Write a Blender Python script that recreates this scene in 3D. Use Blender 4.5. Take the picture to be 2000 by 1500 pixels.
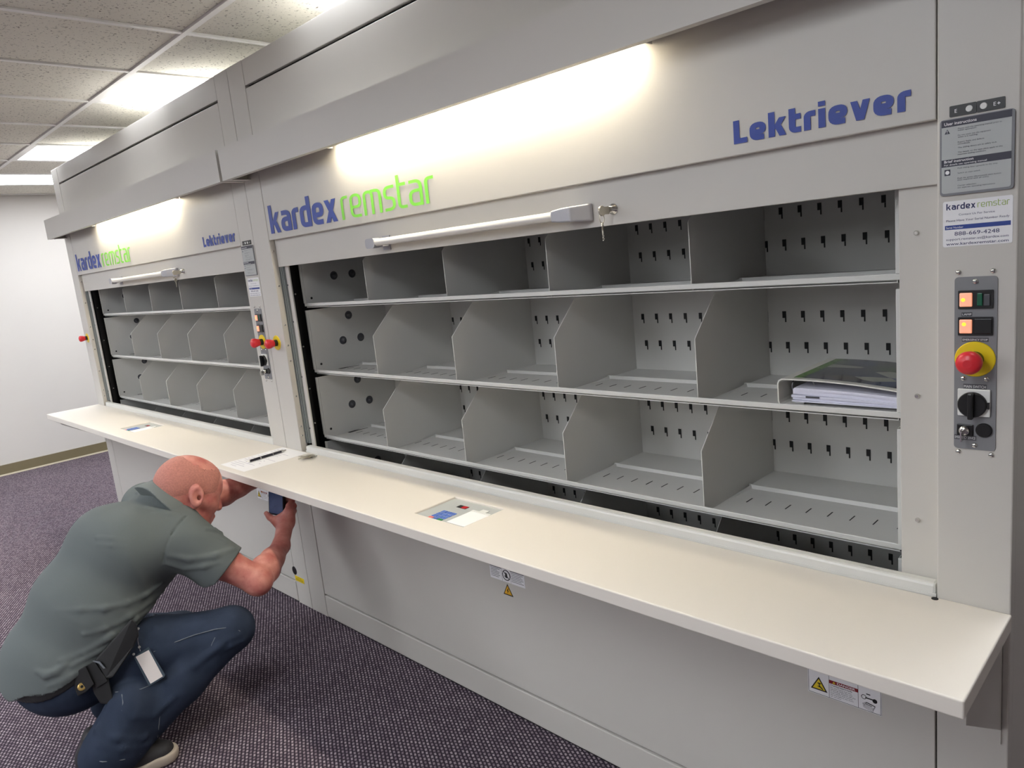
import bpy, bmesh, math, random
import numpy as np
from mathutils import Vector, Matrix
random.seed(7)
for o in list(bpy.data.objects): bpy.data.objects.remove(o, do_unlink=True)
scene = bpy.context.scene
COL = scene.collection
# ------------------------------------------------------------------ camera
CAM_D, CAM_H = 1.45, 1.028*1.45
ROT = ((0.70897128, 0.10097086, 0.69797179), (0.05203005, 0.97951183, -0.19454936), (-0.70331543, 0.17424542, 0.68919223))
FPX = 1423.24
cam = bpy.data.cameras.new('camera'); cam_o = bpy.data.objects.new('camera', cam); COL.objects.link(cam_o)
def _w(r): return Vector((r[0], r[2], -r[1]))
cx, cy, cz = _w(ROT[0]), -_w(ROT[1]), -_w(ROT[2])
cam_o.matrix_world = Matrix(((cx.x, cy.x, cz.x, 0), (cx.y, cy.y, cz.y, -CAM_D), (cx.z, cy.z, cz.z, CAM_H), (0, 0, 0, 1)))
cam.sensor_width = 36; cam.lens = FPX/2000*36; cam.clip_start = .02
scene.camera = cam_o
# ------------------------------------------------------------------ world, exposure
world = bpy.data.worlds.new('world'); scene.world = world; world.use_nodes = True
world.node_tree.nodes['Background'].inputs[0].default_value = (.9, .93, 1, 1)
world.node_tree.nodes['Background'].inputs[1].default_value = .05
vs = scene.view_settings
vs.view_transform = 'Standard'; vs.look = 'None'; vs.exposure = 0.0; vs.gamma = 1; vs.use_curve_mapping = False
TROFFER = 14.9        # radiance of the ceiling light lenses
HOOD_LAMP = 132.0     # radiance of the fluorescent tubes in the two hoods

# ------------------------------------------------------------------ materials
def srgb(c):
    return tuple(((v/255)/12.92 if v/255 <= .04045 else ((v/255+.055)/1.055)**2.4) for v in c) + (1,)
MATS = {}
def mat(name, col, rough=.5, metal=0, var=.04, scale=30, bump=0, bscale=400, emit=None, estr=0, spec=.5, coat=0):
    m = bpy.data.materials.new(name); m.use_nodes = True; nt = m.node_tree
    b = nt.nodes['Principled BSDF']
    tc = nt.nodes.new('ShaderNodeTexCoord')
    n = nt.nodes.new('ShaderNodeTexNoise'); n.inputs['Scale'].default_value = scale; n.inputs['Detail'].default_value = 3
    nt.links.new(tc.outputs['Object'], n.inputs['Vector'])
    mx = nt.nodes.new('ShaderNodeMix'); mx.data_type = 'RGBA'
    c = srgb(col)
    mx.inputs['A'].default_value = tuple(v*(1-var) for v in c[:3])+(1,)
    mx.inputs['B'].default_value = tuple(min(1, v*(1+var)) for v in c[:3])+(1,)
    nt.links.new(n.outputs['Fac'], mx.inputs['Factor'])
    nt.links.new(mx.outputs['Result'], b.inputs['Base Color'])
    b.inputs['Roughness'].default_value = rough; b.inputs['Metallic'].default_value = metal
    b.inputs['Specular IOR Level'].default_value = spec
    b.inputs['Coat Weight'].default_value = coat
    if bump:
        n2 = nt.nodes.new('ShaderNodeTexNoise'); n2.inputs['Scale'].default_value = bscale; n2.inputs['Detail'].default_value = 2
        nt.links.new(tc.outputs['Object'], n2.inputs['Vector'])
        bp = nt.nodes.new('ShaderNodeBump'); bp.inputs['Strength'].default_value = bump; bp.inputs['Distance'].default_value = .002
        nt.links.new(n2.outputs['Fac'], bp.inputs['Height']); nt.links.new(bp.outputs['Normal'], b.inputs['Normal'])
    if emit:
        b.inputs['Emission Color'].default_value = srgb(emit); b.inputs['Emission Strength'].default_value = estr
    MATS[name] = m
    return m
paint = mat('grey powder coat', (199, 195, 188), .42, var=.015, scale=6, bump=.05, bscale=900)
paint_tray = mat('grey tray paint', (208, 207, 203), .45, var=.02, scale=8, bump=.04, bscale=700)
paint_edge = mat('bright sheet edge', (214, 213, 208), .35, var=.02)
cream = mat('cream post return', (208, 202, 192), .45, var=.03, scale=10)
laminate = mat('worktop laminate', (224, 217, 207), .45, var=.015, scale=4, bump=.03, bscale=1200)
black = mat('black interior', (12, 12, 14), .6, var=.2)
blackp = mat('black plastic', (20, 20, 21), .35, var=.1)
darkgrey = mat('dark grey plastic', (72, 73, 78), .45, var=.05)
midgrey = mat('control plate grey', (128, 128, 131), .42, var=.03)
framegrey = mat('plate frame grey', (122, 123, 128), .4, var=.03)
plategrey = mat('plate face grey', (178, 181, 180), .4, var=.02)
alu = mat('brushed aluminium', (226, 222, 214), .34, .25, var=.03, scale=60)
aludark = mat('aluminium track', (140, 146, 147), .4, .5, var=.08, scale=90)
silver = mat('handle end grey', (172, 171, 176), .42, .3, var=.03)
chrome = mat('chrome', (215, 214, 210), .2, 1, var=.03)
white_print = mat('white sticker', (236, 235, 236), .4, var=.01)
white_plastic = mat('off-white plastic', (226, 226, 222), .4, var=.02)
ink_blue = mat('lettering blue', (36, 62, 150), .45, var=.04)
ink_navy = mat('lettering navy', (38, 44, 92), .45, var=.04)
ink_green = mat('lettering green', (128, 216, 62), .45, var=.04)
ink_olive = mat('lettering olive', (150, 176, 74), .45, var=.04)
ink_dark = mat('lettering dark', (52, 52, 66), .5, var=.04)
ink_black = mat('print black', (16, 14, 14), .5, var=.04)
ink_red = mat('print red', (128, 22, 26), .5, var=.04)
ink_pen = mat('paper print', (150, 140, 165), .6, var=.1)
bar_blue = mat('bar blue', (32, 62, 140), .45, var=.03)
yellow = mat('warning yellow', (236, 206, 20), .4, var=.03)
yellow2 = mat('caution yellow', (222, 196, 40), .4, var=.03)
orange_y = mat('triangle amber', (222, 168, 44), .45, var=.03)
red = mat('mushroom red', (212, 42, 52), .33, var=.05, spec=.5)
key_blue = mat('key blue', (86, 116, 190), .45, var=.05)
key_red = mat('key red', (232, 120, 112), .45, var=.05)
key_green = mat('key green', (38, 130, 74), .45, var=.05)
disp = mat('display red', (70, 10, 14), .25, var=.2, emit=(210, 16, 30), estr=.7)
neon = mat('lit rocker', (235, 190, 170), .3, var=.05, scale=60, emit=(255, 150, 96), estr=.55)
neon_hot = mat('rocker glow', (255, 190, 60), .3, var=.02, emit=(255, 176, 40), estr=2.2)
greenlens = mat('green rocker lens', (20, 92, 66), .25, var=.1)
wallm = mat('wall paint', (212, 207, 201), .8, var=.012, scale=3, bump=.05, bscale=250)
baseb = mat('olive baseboard', (124, 113, 86), .5, var=.04)
cream_strip = mat('cream edge strip', (222, 212, 186), .5, var=.03)
teem = mat('white ceiling grid', (240, 238, 233), .5, var=.02)
lens = mat('light lens', (255, 255, 255), .5, var=.0, emit=(244, 249, 255), estr=TROFFER)
tube_m = mat('fluorescent tube', (255, 255, 255), .5, var=0, emit=(255, 245, 222), estr=HOOD_LAMP)
papr = mat('paper', (240, 238, 238), .7, var=.015)
papr2 = mat('paper stack', (222, 222, 236), .7, var=.05, scale=200)
binder_w = mat('binder vinyl', (224, 222, 214), .3, var=.02)
steel = mat('steel ring', (190, 190, 192), .25, .9, var=.05)
pen_m = mat('pen barrel', (28, 28, 40), .3, var=.15, scale=200)
keym = mat('nickel key', (198, 192, 178), .3, .8, var=.08)
phone_b = mat('phone case', (14, 15, 22), .35, var=.1)
phone_s = mat('phone screen', (72, 84, 112), .15, var=.3, scale=40, emit=(70, 84, 124), estr=.12)
leather = mat('black nylon pouch', (24, 24, 25), .55, var=.15, scale=60, bump=.2, bscale=600)
brass = mat('brass snap', (214, 182, 112), .3, .8, var=.1)
badge_w = mat('badge card', (236, 226, 218), .45, var=.01)
badge_p = mat('badge sleeve', (70, 82, 92), .25, var=.1)
shoe_m = mat('shoe upper', (44, 42, 44), .6, var=.2, scale=60, bump=.2, bscale=500)
shoe_g = mat('shoe panel', (112, 104, 102), .6, var=.1, scale=60)
sole_m = mat('shoe sole', (196, 182, 164), .6, var=.06)

def ceiling_tile_mat():
    m = bpy.data.materials.new('mineral fibre tile'); m.use_nodes = True; nt = m.node_tree; b = nt.nodes['Principled BSDF']
    tc = nt.nodes.new('ShaderNodeTexCoord')
    mp = nt.nodes.new('ShaderNodeMapping'); mp.inputs['Scale'].default_value = (1, 1, 1)
    geo = nt.nodes.new('ShaderNodeNewGeometry'); nt.links.new(geo.outputs['Position'], mp.inputs['Vector'])
    n = nt.nodes.new('ShaderNodeTexNoise'); n.inputs['Scale'].default_value = 85; n.inputs['Detail'].default_value = 4; n.inputs['Roughness'].default_value = .7
    nt.links.new(mp.outputs['Vector'], n.inputs['Vector'])
    cr = nt.nodes.new('ShaderNodeValToRGB'); cr.color_ramp.elements[0].position = .34; cr.color_ramp.elements[1].position = .42
    cr.color_ramp.elements[0].color = srgb((120, 114, 106)); cr.color_ramp.elements[1].color = srgb((228, 224, 212))
    nt.links.new(n.outputs['Fac'], cr.inputs['Fac']); nt.links.new(cr.outputs['Color'], b.inputs['Base Color'])
    bp = nt.nodes.new('ShaderNodeBump'); bp.inputs['Strength'].default_value = .5; bp.inputs['Distance'].default_value = .002
    nt.links.new(cr.outputs['Color'], bp.inputs['Height']); nt.links.new(bp.outputs['Normal'], b.inputs['Normal'])
    b.inputs['Roughness'].default_value = .9; b.inputs['Specular IOR Level'].default_value = .1
    return m
tile_m = ceiling_tile_mat()

def carpet_mat():
    m = bpy.data.materials.new('tufted carpet'); m.use_nodes = True; nt = m.node_tree; b = nt.nodes['Principled BSDF']
    geo = nt.nodes.new('ShaderNodeNewGeometry')
    mp = nt.nodes.new('ShaderNodeMapping'); mp.inputs['Rotation'].default_value = (0, 0, math.radians(28))
    nt.links.new(geo.outputs['Position'], mp.inputs['Vector'])
    nz = nt.nodes.new('ShaderNodeTexNoise'); nz.inputs['Scale'].default_value = 60
    nt.links.new(geo.outputs['Position'], nz.inputs['Vector'])
    vm = nt.nodes.new('ShaderNodeVectorMath'); vm.operation = 'SCALE'; vm.inputs['Scale'].default_value = .004
    nt.links.new(nz.outputs['Color'], vm.inputs[0])
    va = nt.nodes.new('ShaderNodeVectorMath'); va.operation = 'ADD'
    nt.links.new(mp.outputs['Vector'], va.inputs[0]); nt.links.new(vm.outputs['Vector'], va.inputs[1])
    br = nt.nodes.new('ShaderNodeTexBrick'); br.offset = .5; br.squash = 1
    br.inputs['Scale'].default_value = 1
    br.inputs['Brick Width'].default_value = .0165; br.inputs['Row Height'].default_value = .0118
    br.inputs['Mortar Size'].default_value = .0042; br.inputs['Mortar Smooth'].default_value = .7; br.inputs['Bias'].default_value = 0
    br.inputs['Color1'].default_value = srgb((178, 164, 170)); br.inputs['Color2'].default_value = srgb((126, 112, 122))
    br.inputs['Mortar'].default_value = srgb((58, 50, 60))
    nt.links.new(va.outputs['Vector'], br.inputs['Vector'])
    n2 = nt.nodes.new('ShaderNodeTexNoise'); n2.inputs['Scale'].default_value = 1.3; n2.inputs['Detail'].default_value = 3
    nt.links.new(geo.outputs['Position'], n2.inputs['Vector'])
    mr = nt.nodes.new('ShaderNodeMapRange'); mr.inputs['To Min'].default_value = .85; mr.inputs['To Max'].default_value = 1.12
    nt.links.new(n2.outputs['Fac'], mr.inputs['Value'])
    ms = nt.nodes.new('ShaderNodeVectorMath'); ms.operation = 'SCALE'
    nt.links.new(br.outputs['Color'], ms.inputs[0]); nt.links.new(mr.outputs['Result'], ms.inputs['Scale'])
    nt.links.new(ms.outputs['Vector'], b.inputs['Base Color'])
    bp = nt.nodes.new('ShaderNodeBump'); bp.inputs['Strength'].default_value = .6; bp.inputs['Distance'].default_value = .003; bp.invert = True
    nt.links.new(br.outputs['Fac'], bp.inputs['Height']); nt.links.new(bp.outputs['Normal'], b.inputs['Normal'])
    b.inputs['Roughness'].default_value = .95; b.inputs['Specular IOR Level'].default_value = .1
    return m
carpet_m = carpet_mat()

def binder_print_mat():
    m = bpy.data.materials.new('binder cover print'); m.use_nodes = True; nt = m.node_tree; b = nt.nodes['Principled BSDF']
    tc = nt.nodes.new('ShaderNodeTexCoord')
    mp = nt.nodes.new('ShaderNodeMapping'); mp.inputs['Scale'].default_value = (9, 16, 9); nt.links.new(tc.outputs['Object'], mp.inputs['Vector'])
    n = nt.nodes.new('ShaderNodeTexVoronoi'); n.inputs['Scale'].default_value = 1.6
    nt.links.new(mp.outputs['Vector'], n.inputs['Vector'])
    cr = nt.nodes.new('ShaderNodeValToRGB'); e = cr.color_ramp.elements
    e[0].position = 0; e[0].color = srgb((46, 50, 70)); e[1].position = 1; e[1].color = srgb((170, 168, 160))
    for p, c in ((.3, (70, 72, 76)), (.5, (62, 80, 118)), (.66, (92, 84, 78)), (.82, (58, 96, 52))):
        k = e.new(p); k.color = srgb(c)
    sp = nt.nodes.new('ShaderNodeSeparateColor'); nt.links.new(n.outputs['Color'], sp.inputs['Color'])
    nt.links.new(sp.outputs['Red'], cr.inputs['Fac']); nt.links.new(cr.outputs['Color'], b.inputs['Base Color'])
    b.inputs['Roughness'].default_value = .12
    return m
binder_print = binder_print_mat()
green_edge = mat('green print edge', (96, 140, 62), .2, var=.1)

def skin_mat():
    m = bpy.data.materials.new('skin'); m.use_nodes = True; nt = m.node_tree; b = nt.nodes['Principled BSDF']
    geo = nt.nodes.new('ShaderNodeNewGeometry')
    n = nt.nodes.new('ShaderNodeTexNoise'); n.inputs['Scale'].default_value = 26; n.inputs['Detail'].default_value = 5
    nt.links.new(geo.outputs['Position'], n.inputs['Vector'])
    cr = nt.nodes.new('ShaderNodeValToRGB'); e = cr.color_ramp.elements
    e[0].position = .3; e[0].color = srgb((184, 100, 92)); e[1].position = .72; e[1].color = srgb((218, 150, 134))
    nt.links.new(n.outputs['Fac'], cr.inputs['Fac'])
    n3 = nt.nodes.new('ShaderNodeTexNoise'); n3.inputs['Scale'].default_value = 130; nt.links.new(geo.outputs['Position'], n3.inputs['Vector'])
    cr3 = nt.nodes.new('ShaderNodeValToRGB'); cr3.color_ramp.elements[0].position = .66; cr3.color_ramp.elements[1].position = .74
    nt.links.new(n3.outputs['Fac'], cr3.inputs['Fac'])
    mx = nt.nodes.new('ShaderNodeMix'); mx.data_type = 'RGBA'; mx.inputs['B'].default_value = srgb((160, 84, 70))
    ml = nt.nodes.new('ShaderNodeMath'); ml.operation = 'MULTIPLY'; ml.inputs[1].default_value = .5
    nt.links.new(cr3.outputs['Color'], ml.inputs[0]); nt.links.new(ml.outputs[0], mx.inputs['Factor'])
    nt.links.new(cr.outputs['Color'], mx.inputs['A']); nt.links.new(mx.outputs['Result'], b.inputs['Base Color'])
    b.inputs['Roughness'].default_value = .48; b.inputs['Subsurface Weight'].default_value = .08
    b.inputs['Subsurface Radius'].default_value = (.01, .004, .002); b.inputs['Subsurface Scale'].default_value = .5
    n2 = nt.nodes.new('ShaderNodeTexNoise'); n2.inputs['Scale'].default_value = 500; nt.links.new(geo.outputs['Position'], n2.inputs['Vector'])
    bp = nt.nodes.new('ShaderNodeBump'); bp.inputs['Strength'].default_value = .12; bp.inputs['Distance'].default_value = .001
    nt.links.new(n2.outputs['Fac'], bp.inputs['Height']); nt.links.new(bp.outputs['Normal'], b.inputs['Normal'])
    return m
skin = skin_mat()
hairm = mat('cropped hair', (186, 122, 108), .7, var=.3, scale=170, bump=.5, bscale=500)
shirt_m = mat('grey polo knit', (98, 104, 103), .85, var=.06, scale=500, bump=.15, bscale=1500, spec=.2)
collar_m = mat('grey polo collar', (114, 120, 119), .85, var=.05, scale=500, bump=.15, bscale=1500, spec=.2)
def denim():
    m = mat('denim', (48, 57, 74), .85, var=.34, scale=14, bump=.3, bscale=700, spec=.15)
    return m
denim_m = denim()
thread = mat('denim thread', (112, 116, 122), .8, var=.2, scale=300)

# ------------------------------------------------------------------ mesh builder
class MB:
    def __init__(s): s.v = []; s.f = []; s.mi = []; s.sm = []
    def add(s, vs, fs, mi=0, smooth=False):
        o = len(s.v); s.v += [tuple(p) for p in vs]
        for f in fs: s.f.append(tuple(i+o for i in f)); s.mi.append(mi); s.sm.append(smooth)
    def box(s, x0, x1, y0, y1, z0, z1, mi=0, c=0):
        if c <= 0:
            s.add([(x, y, z) for x in (x0, x1) for y in (y0, y1) for z in (z0, z1)],
                  [(0, 1, 3, 2), (4, 6, 7, 5), (0, 4, 5, 1), (2, 3, 7, 6), (0, 2, 6, 4), (1, 5, 7, 3)], mi)
            return
        bm = bmesh.new(); bmesh.ops.create_cube(bm, size=1)
        for v in bm.verts: v.co = Vector(((x0+x1)/2+v.co.x*(x1-x0), (y0+y1)/2+v.co.y*(y1-y0), (z0+z1)/2+v.co.z*(z1-z0)))
        bmesh.ops.bevel(bm, geom=list(bm.edges), offset=c, segments=2, profile=.5, affect='EDGES')
        s.bm(bm, mi)
    def bm(s, bm, mi=0, smooth=False):
        bm.verts.ensure_lookup_table(); bm.verts.index_update()
        s.add([tuple(v.co) for v in bm.verts], [tuple(v.index for v in f.verts) for f in bm.faces], mi, smooth); bm.free()
    def cyl(s, a, b, ra, rb=None, n=20, mi=0, smooth=True, cap=True):
        rb = ra if rb is None else rb; a = Vector(a); b = Vector(b); d = (b-a).normalized()
        u = d.orthogonal().normalized(); w = d.cross(u)
        vs = []
        for c, r in ((a, ra), (b, rb)):
            for i in range(n):
                t = 2*math.pi*i/n; vs.append(c+u*math.cos(t)*r+w*math.sin(t)*r)
        s.add(vs, [(i, (i+1) % n, n+(i+1) % n, n+i) for i in range(n)], mi, smooth)
        if cap: s.add(vs[:n], [tuple(reversed(range(n)))], mi); s.add(vs[n:], [tuple(range(n))], mi)
    def lathe(s, o, d, prof, n=24, mi=0, smooth=True):
        o = Vector(o); d = Vector(d).normalized(); u = d.orthogonal().normalized(); w = d.cross(u); vs = []
        for h, r in prof:
            for i in range(n):
                t = 2*math.pi*i/n; vs.append(o+d*h+(u*math.cos(t)+w*math.sin(t))*r)
        fs = [(k*n+i, k*n+(i+1) % n, (k+1)*n+(i+1) % n, (k+1)*n+i) for k in range(len(prof)-1) for i in range(n)]
        s.add(vs, fs, mi, smooth)
        s.add(vs[:n], [tuple(reversed(range(n)))], mi); s.add(vs[-n:], [tuple(range(n))], mi)
    def tube(s, pts, r, n=8, mi=0, closed=False):
        pts = [Vector(p) for p in pts]; N = len(pts); vs = []
        for i, p in enumerate(pts):
            a = pts[(i-1) % N] if (closed or i > 0) else p; b = pts[(i+1) % N] if (closed or i < N-1) else p
            d = (b-a).normalized(); ref = Vector((0, 0, 1)) if abs(d.z) < .9 else Vector((1, 0, 0))
            u = d.cross(ref).normalized(); w = d.cross(u); rr = r[i] if isinstance(r, (list, tuple)) else r
            for k in range(n):
                t = 2*math.pi*k/n; vs.append(p+(u*math.cos(t)+w*math.sin(t))*rr)
        R = N if closed else N-1
        fs = [(i*n+k, i*n+(k+1) % n, ((i+1) % N)*n+(k+1) % n, ((i+1) % N)*n+k) for i in range(R) for k in range(n)]
        s.add(vs, fs, mi, True)
        if not closed: s.add(vs[:n], [tuple(reversed(range(n)))], mi); s.add(vs[-n:], [tuple(range(n))], mi)
    def prism(s, poly, axis, a0, a1, mi=0):
        # poly of 2D points in the plane perpendicular to axis; axis 'x' -> (y,z), 'y' -> (x,z), 'z' -> (x,y)
        def P(p, a):
            return {'x': (a, p[0], p[1]), 'y': (p[0], a, p[1]), 'z': (p[0], p[1], a)}[axis]
        n = len(poly); vs = [P(p, a0) for p in poly]+[P(p, a1) for p in poly]
        s.add(vs, [tuple(range(n)), tuple(reversed(range(n, 2*n)))]+[(i, n+i, n+(i+1) % n, (i+1) % n) for i in range(n)], mi)
    def rrect(s, x0, x1, z0, z1, y0, y1, r, mi=0, n=4):
        s.prism(rr2(x0, x1, z0, z1, r, n), 'y', y0, y1, mi)
    def build(s, name, mats, parent=None, off=(0, 0, 0)):
        me = bpy.data.meshes.new(name)
        me.from_pydata([(a-off[0], b-off[1], c-off[2]) for a, b, c in s.v], [], s.f)
        if not isinstance(mats, (list, tuple)): mats = [mats]
        for m in mats: me.materials.append(m)
        me.polygons.foreach_set('material_index', s.mi); me.polygons.foreach_set('use_smooth', s.sm)
        bm = bmesh.new(); bm.from_mesh(me)
        if len(bm.faces) < 60000: bmesh.ops.recalc_face_normals(bm, faces=bm.faces)
        bm.to_mesh(me); bm.free(); me.update()
        o = bpy.data.objects.new(name, me); COL.objects.link(o)
        if parent: o.parent = parent
        return o
def rr2(x0, x1, z0, z1, r, n=4):
    pts = []
    for cx_, cz_, a in ((x1-r, z1-r, 0), (x0+r, z1-r, 90), (x0+r, z0+r, 180), (x1-r, z0+r, 270)):
        for i in range(n+1):
            t = math.radians(a+90*i/n); pts.append((cx_+r*math.cos(t), cz_+r*math.sin(t)))
    return pts
def tag(o, label=None, cat=None, group=None, kind=None):
    if label: o['label'] = label
    if cat: o['category'] = cat
    if group: o['group'] = group
    if kind: o['kind'] = kind
    return o
def empty(name, loc, rz=0):
    o = bpy.data.objects.new(name, None); COL.objects.link(o); o.location = loc; o.rotation_euler = (0, 0, rz); o.empty_display_size = .1
    return o
def copy_tree(o, parent=None):
    c = o.copy(); COL.objects.link(c)
    if parent: c.parent = parent
    for ch in list(o.children): copy_tree(ch, c)
    return c
def bevel(o, w, seg=2, ang=40):
    m = o.modifiers.new('bevel', 'BEVEL'); m.width = w; m.segments = seg; m.limit_method = 'ANGLE'; m.angle_limit = math.radians(ang)
    return o

# ---- lettering: built-in font for small print, stroked letters for the two logos
_fc = {}
def font_mesh(txt, bold=0.0):
    k = (txt, bold)
    if k not in _fc:
        cu = bpy.data.curves.new('print', 'FONT'); cu.body = txt; cu.size = 1; cu.offset = bold; cu.resolution_u = 3
        ob = bpy.data.objects.new('print', cu); COL.objects.link(ob)
        dg = bpy.context.evaluated_depsgraph_get(); me = bpy.data.meshes.new_from_object(ob.evaluated_get(dg))
        v = [tuple(p.co) for p in me.vertices]; f = [tuple(p.vertices) for p in me.polygons]
        bpy.data.objects.remove(ob, do_unlink=True); bpy.data.meshes.remove(me); bpy.data.curves.remove(cu)
        _fc[k] = (v, f)
    return _fc[k]
def text(mb, txt, x0, z0, h, x1=None, y=0, mi=0, bold=0.0, plane='xz', ax=None):
    v, f = font_mesh(txt, bold)
    if not v: return
    w = max(p[0] for p in v); mn = min(p[0] for p in v); sz = h/.729
    sx = sz if x1 is None else (x1-x0)/(w-mn)
    out = []
    for p in v:
        a = x0+(p[0]-mn)*sx; b = z0+p[1]*sz
        out.append((a, y, b) if plane == 'xz' else (a, b, y))
    mb.add(out, f, mi)
def fillet(pts, r, n=5):
    out = [Vector(pts[0])]
    for i in range(1, len(pts)-1):
        p, a, b = Vector(pts[i]), Vector(pts[i-1]), Vector(pts[i+1])
        da, db = (a-p), (b-p); q = min(r, da.length*.5, db.length*.5); A = p+da.normalized()*q; B = p+db.normalized()*q
        for k in range(n+1):
            t = k/n; out.append(A*(1-t)**2+p*2*t*(1-t)+B*t*t)
    out.append(Vector(pts[-1])); return out
def ribbon(mb, pts, w, T, mi=0):
    q_ = [pts[0]]
    for p in pts[1:]:
        if (p-q_[-1]).length > 1e-4: q_.append(p)
    pts = q_; n = len(pts); L = []; R = []
    for i, p in enumerate(pts):
        a = pts[max(i-1, 0)]; b = pts[min(i+1, n-1)]
        if 0 < i < n-1:
            d1 = (p-a).normalized(); d2 = (b-p).normalized(); d = d1+d2
            d = d.normalized() if d.length > 1e-6 else d1
            k = 1/max(.6, d.dot(d1))
        else: d = (b-a).normalized(); k = 1
        nn = Vector((-d.y, d.x))*w/2*k; L.append(p+nn); R.append(p-nn)
    mb.add([T(q) for q in L+R], [(i, i+1, n+i+1, n+i) for i in range(n-1)], mi)
def glyph(ch, w, s, asc):
    h = s/2; L, R, T, B = h, w-h, 1-h, h; r = .30; g = []; polys = []
    def bar(x0, z0, x1, z1, t): polys.append([(x0-t/2, z0), (x0+t/2, z0), (x1+t/2, z1), (x1-t/2, z1)])   # slanted stroke with level ends
    t = s*1.05
    if ch == 'k': g = [[(L, 0), (L, asc)]]; bar(s*1.05, .40, w-t/2, 1, t); bar(L+.36*w, .56, w-t/2, 0, t)
    elif ch == 'a': g = [[(L*.6, T), (R, T), (R, 0)], [(R, .58), (L, .58), (L, B), (R, B)]]
    elif ch == 'r': g = [[(L, 0), (L, T), (w, T)]]
    elif ch == 'd': g = [[(R, 0), (R, asc)], [(R, T), (L, T), (L, B), (R, B)]]
    elif ch == 'e': g = [[(w-h*.6, B), (L, B), (L, T), (R, T), (R, .45), (s*.99, .45)]]
    elif ch == 'x': bar(t/2, 1, w-t/2, 0, t); bar(t/2, 0, w-t/2, 1, t)
    elif ch == 'm': g = [[(L, 0), (L, T), (w/2, T), (w/2, 0)], [(w/2-.05, T), (R, T), (R, 0)]]
    elif ch == 's': g = [[(w-.02, T), (L, T), (L, .52), (R, .50), (R, B), (.02, B)]]
    elif ch == 't': g = [[(L, 1.32), (L, B), (w, B)], [(L, T), (w, T)]]
    elif ch == 'i': g = [[(L, 0), (L, 1)], [(L, 1.12), (L, 1.12+s*.85)]]
    elif ch == 'v': bar(t*.45, 1, w/2-.02, 0, t*.9); bar(w-t*.45, 1, w/2+.02, 0, t*.9)
    elif ch == 'L': g = [[(L, 1.32), (L, 0)], [(L, B), (w, B)]]
    return [[Vector(p) for p in st] if len(st) < 3 else fillet(st, r) for st in g], polys
def logo(mb, word, x0, x1, z0, xh, stroke, gap, asc=1.385, mi=0, y=-.0008, ax=1.0):
    base = {'m': 1.45, 'i': 0, 'r': .62, 't': .66, 'k': 1.0, 'L': .82, 's': .86}
    k0 = [base.get(c, .95) for c in word]; ni = sum(c == 'i' for c in word)
    tot = sum(k0)+gap*(len(word)-1)
    sx = ((x1-x0)-ni*stroke*ax*xh)/tot      # metres for one unit of letter width
    x = x0
    for c, w in zip(word, k0):
        wm = stroke*ax*xh if c == 'i' else w*sx
        st, po = glyph(c, wm/(xh*ax), stroke, asc)
        for e_, q in enumerate(st+po):          # overlapping strokes sit a hair apart so that they do not share a plane
            T = lambda v_, X=x, Y0=y-.00018*e_: (X+v_[0]*xh*ax, Y0, z0+v_[1]*xh)
            if e_ < len(st): ribbon(mb, q, stroke, T, mi)
            else: mb.add([T(p) for p in q], [(0, 1, 2, 3)], mi)
        x += wm+gap*sx

# ================================================================== STRUCTURE
ZC = 2.455; WX = -7.82; RX1, RY0, RY1 = 2.6, -8.8, 1.9
def struct(name, mb, m, kind='structure', label=None):
    o = mb.build(name, m); o['kind'] = kind
    if label: o['label'] = label
    return o
m = MB(); m.box(WX-.1, RX1+.1, RY0-.1, RY1+.1, -.1, 0)
struct('floor', m, carpet_m, label='dark purple-grey tufted carpet floor')
m = MB(); m.box(WX-.12, WX, RY0, RY1, 0, ZC+.15); struct('wall_left', m, wallm, label='white end wall beyond the far carousel')
m = MB(); m.box(WX-.1, RX1+.1, RY1, RY1+.12, 0, ZC+.15); struct('wall_back', m, wallm, label='white wall behind the carousels')
m = MB(); m.box(WX-.1, RX1+.1, RY0-.12, RY0, 0, ZC+.15); struct('wall_front', m, wallm, label='white wall behind the photographer')
m = MB(); m.box(RX1, RX1+.12, RY0, RY1, 0, ZC+.15); struct('wall_right', m, wallm, label='white wall on the right of the room')
m = MB(); m.box(WX, WX+.012, RY0, RY1, .004, .096); m.box(WX, WX+.016, RY0, RY1, 0, .014, 1)
o = struct('baseboard_left', m, [baseb, cream_strip], label='olive vinyl baseboard with cream bottom strip')
# ceiling: plenum board, grid bars, tiles
m = MB(); m.box(WX-.1, RX1+.1, RY0-.1, RY1+.1, ZC+.05, ZC+.15)
ceil = struct('ceiling', m, wallm, label='suspended ceiling of speckled mineral tiles in a white grid')
GX, GS, GY, GL = -2.956, .602, -.125, 1.22
xs = sorted(set([GX-GS*k for k in range(-10, 9)])); xs = [x for x in xs if WX < x < RX1]
ys = [GY+GL*k for k in range(-7, 2)]
ys = [y for y in ys if RY0 < y < RY1]
for y in ys:
    m = MB(); m.box(WX, RX1, y-.012, y+.012, ZC-.001, ZC+.02); m.build('grid_bar', teem, ceil)
for x in xs:
    m = MB(); m.box(x-.012, x+.012, RY0, RY1, ZC, ZC+.019); m.build('grid_bar', teem, ceil)
LIGHTS = [(1, 0), (4, 0), (6, 0), (-2, 0), (-5, 0)]+[(5, -2), (2, -2), (-4, -2), (-1, -3), (3, -3)]+[(k, j) for j in (-4, -6) for k in (4, 2, -1, -4) if not (j < -4 and k == 4)]  # unseen rows behind the aisle row are added to brighten shelves and base
X_ = [WX]+xs+[RX1]; Y_ = [RY0]+ys+[RY1]
tile_cache = {}
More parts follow.
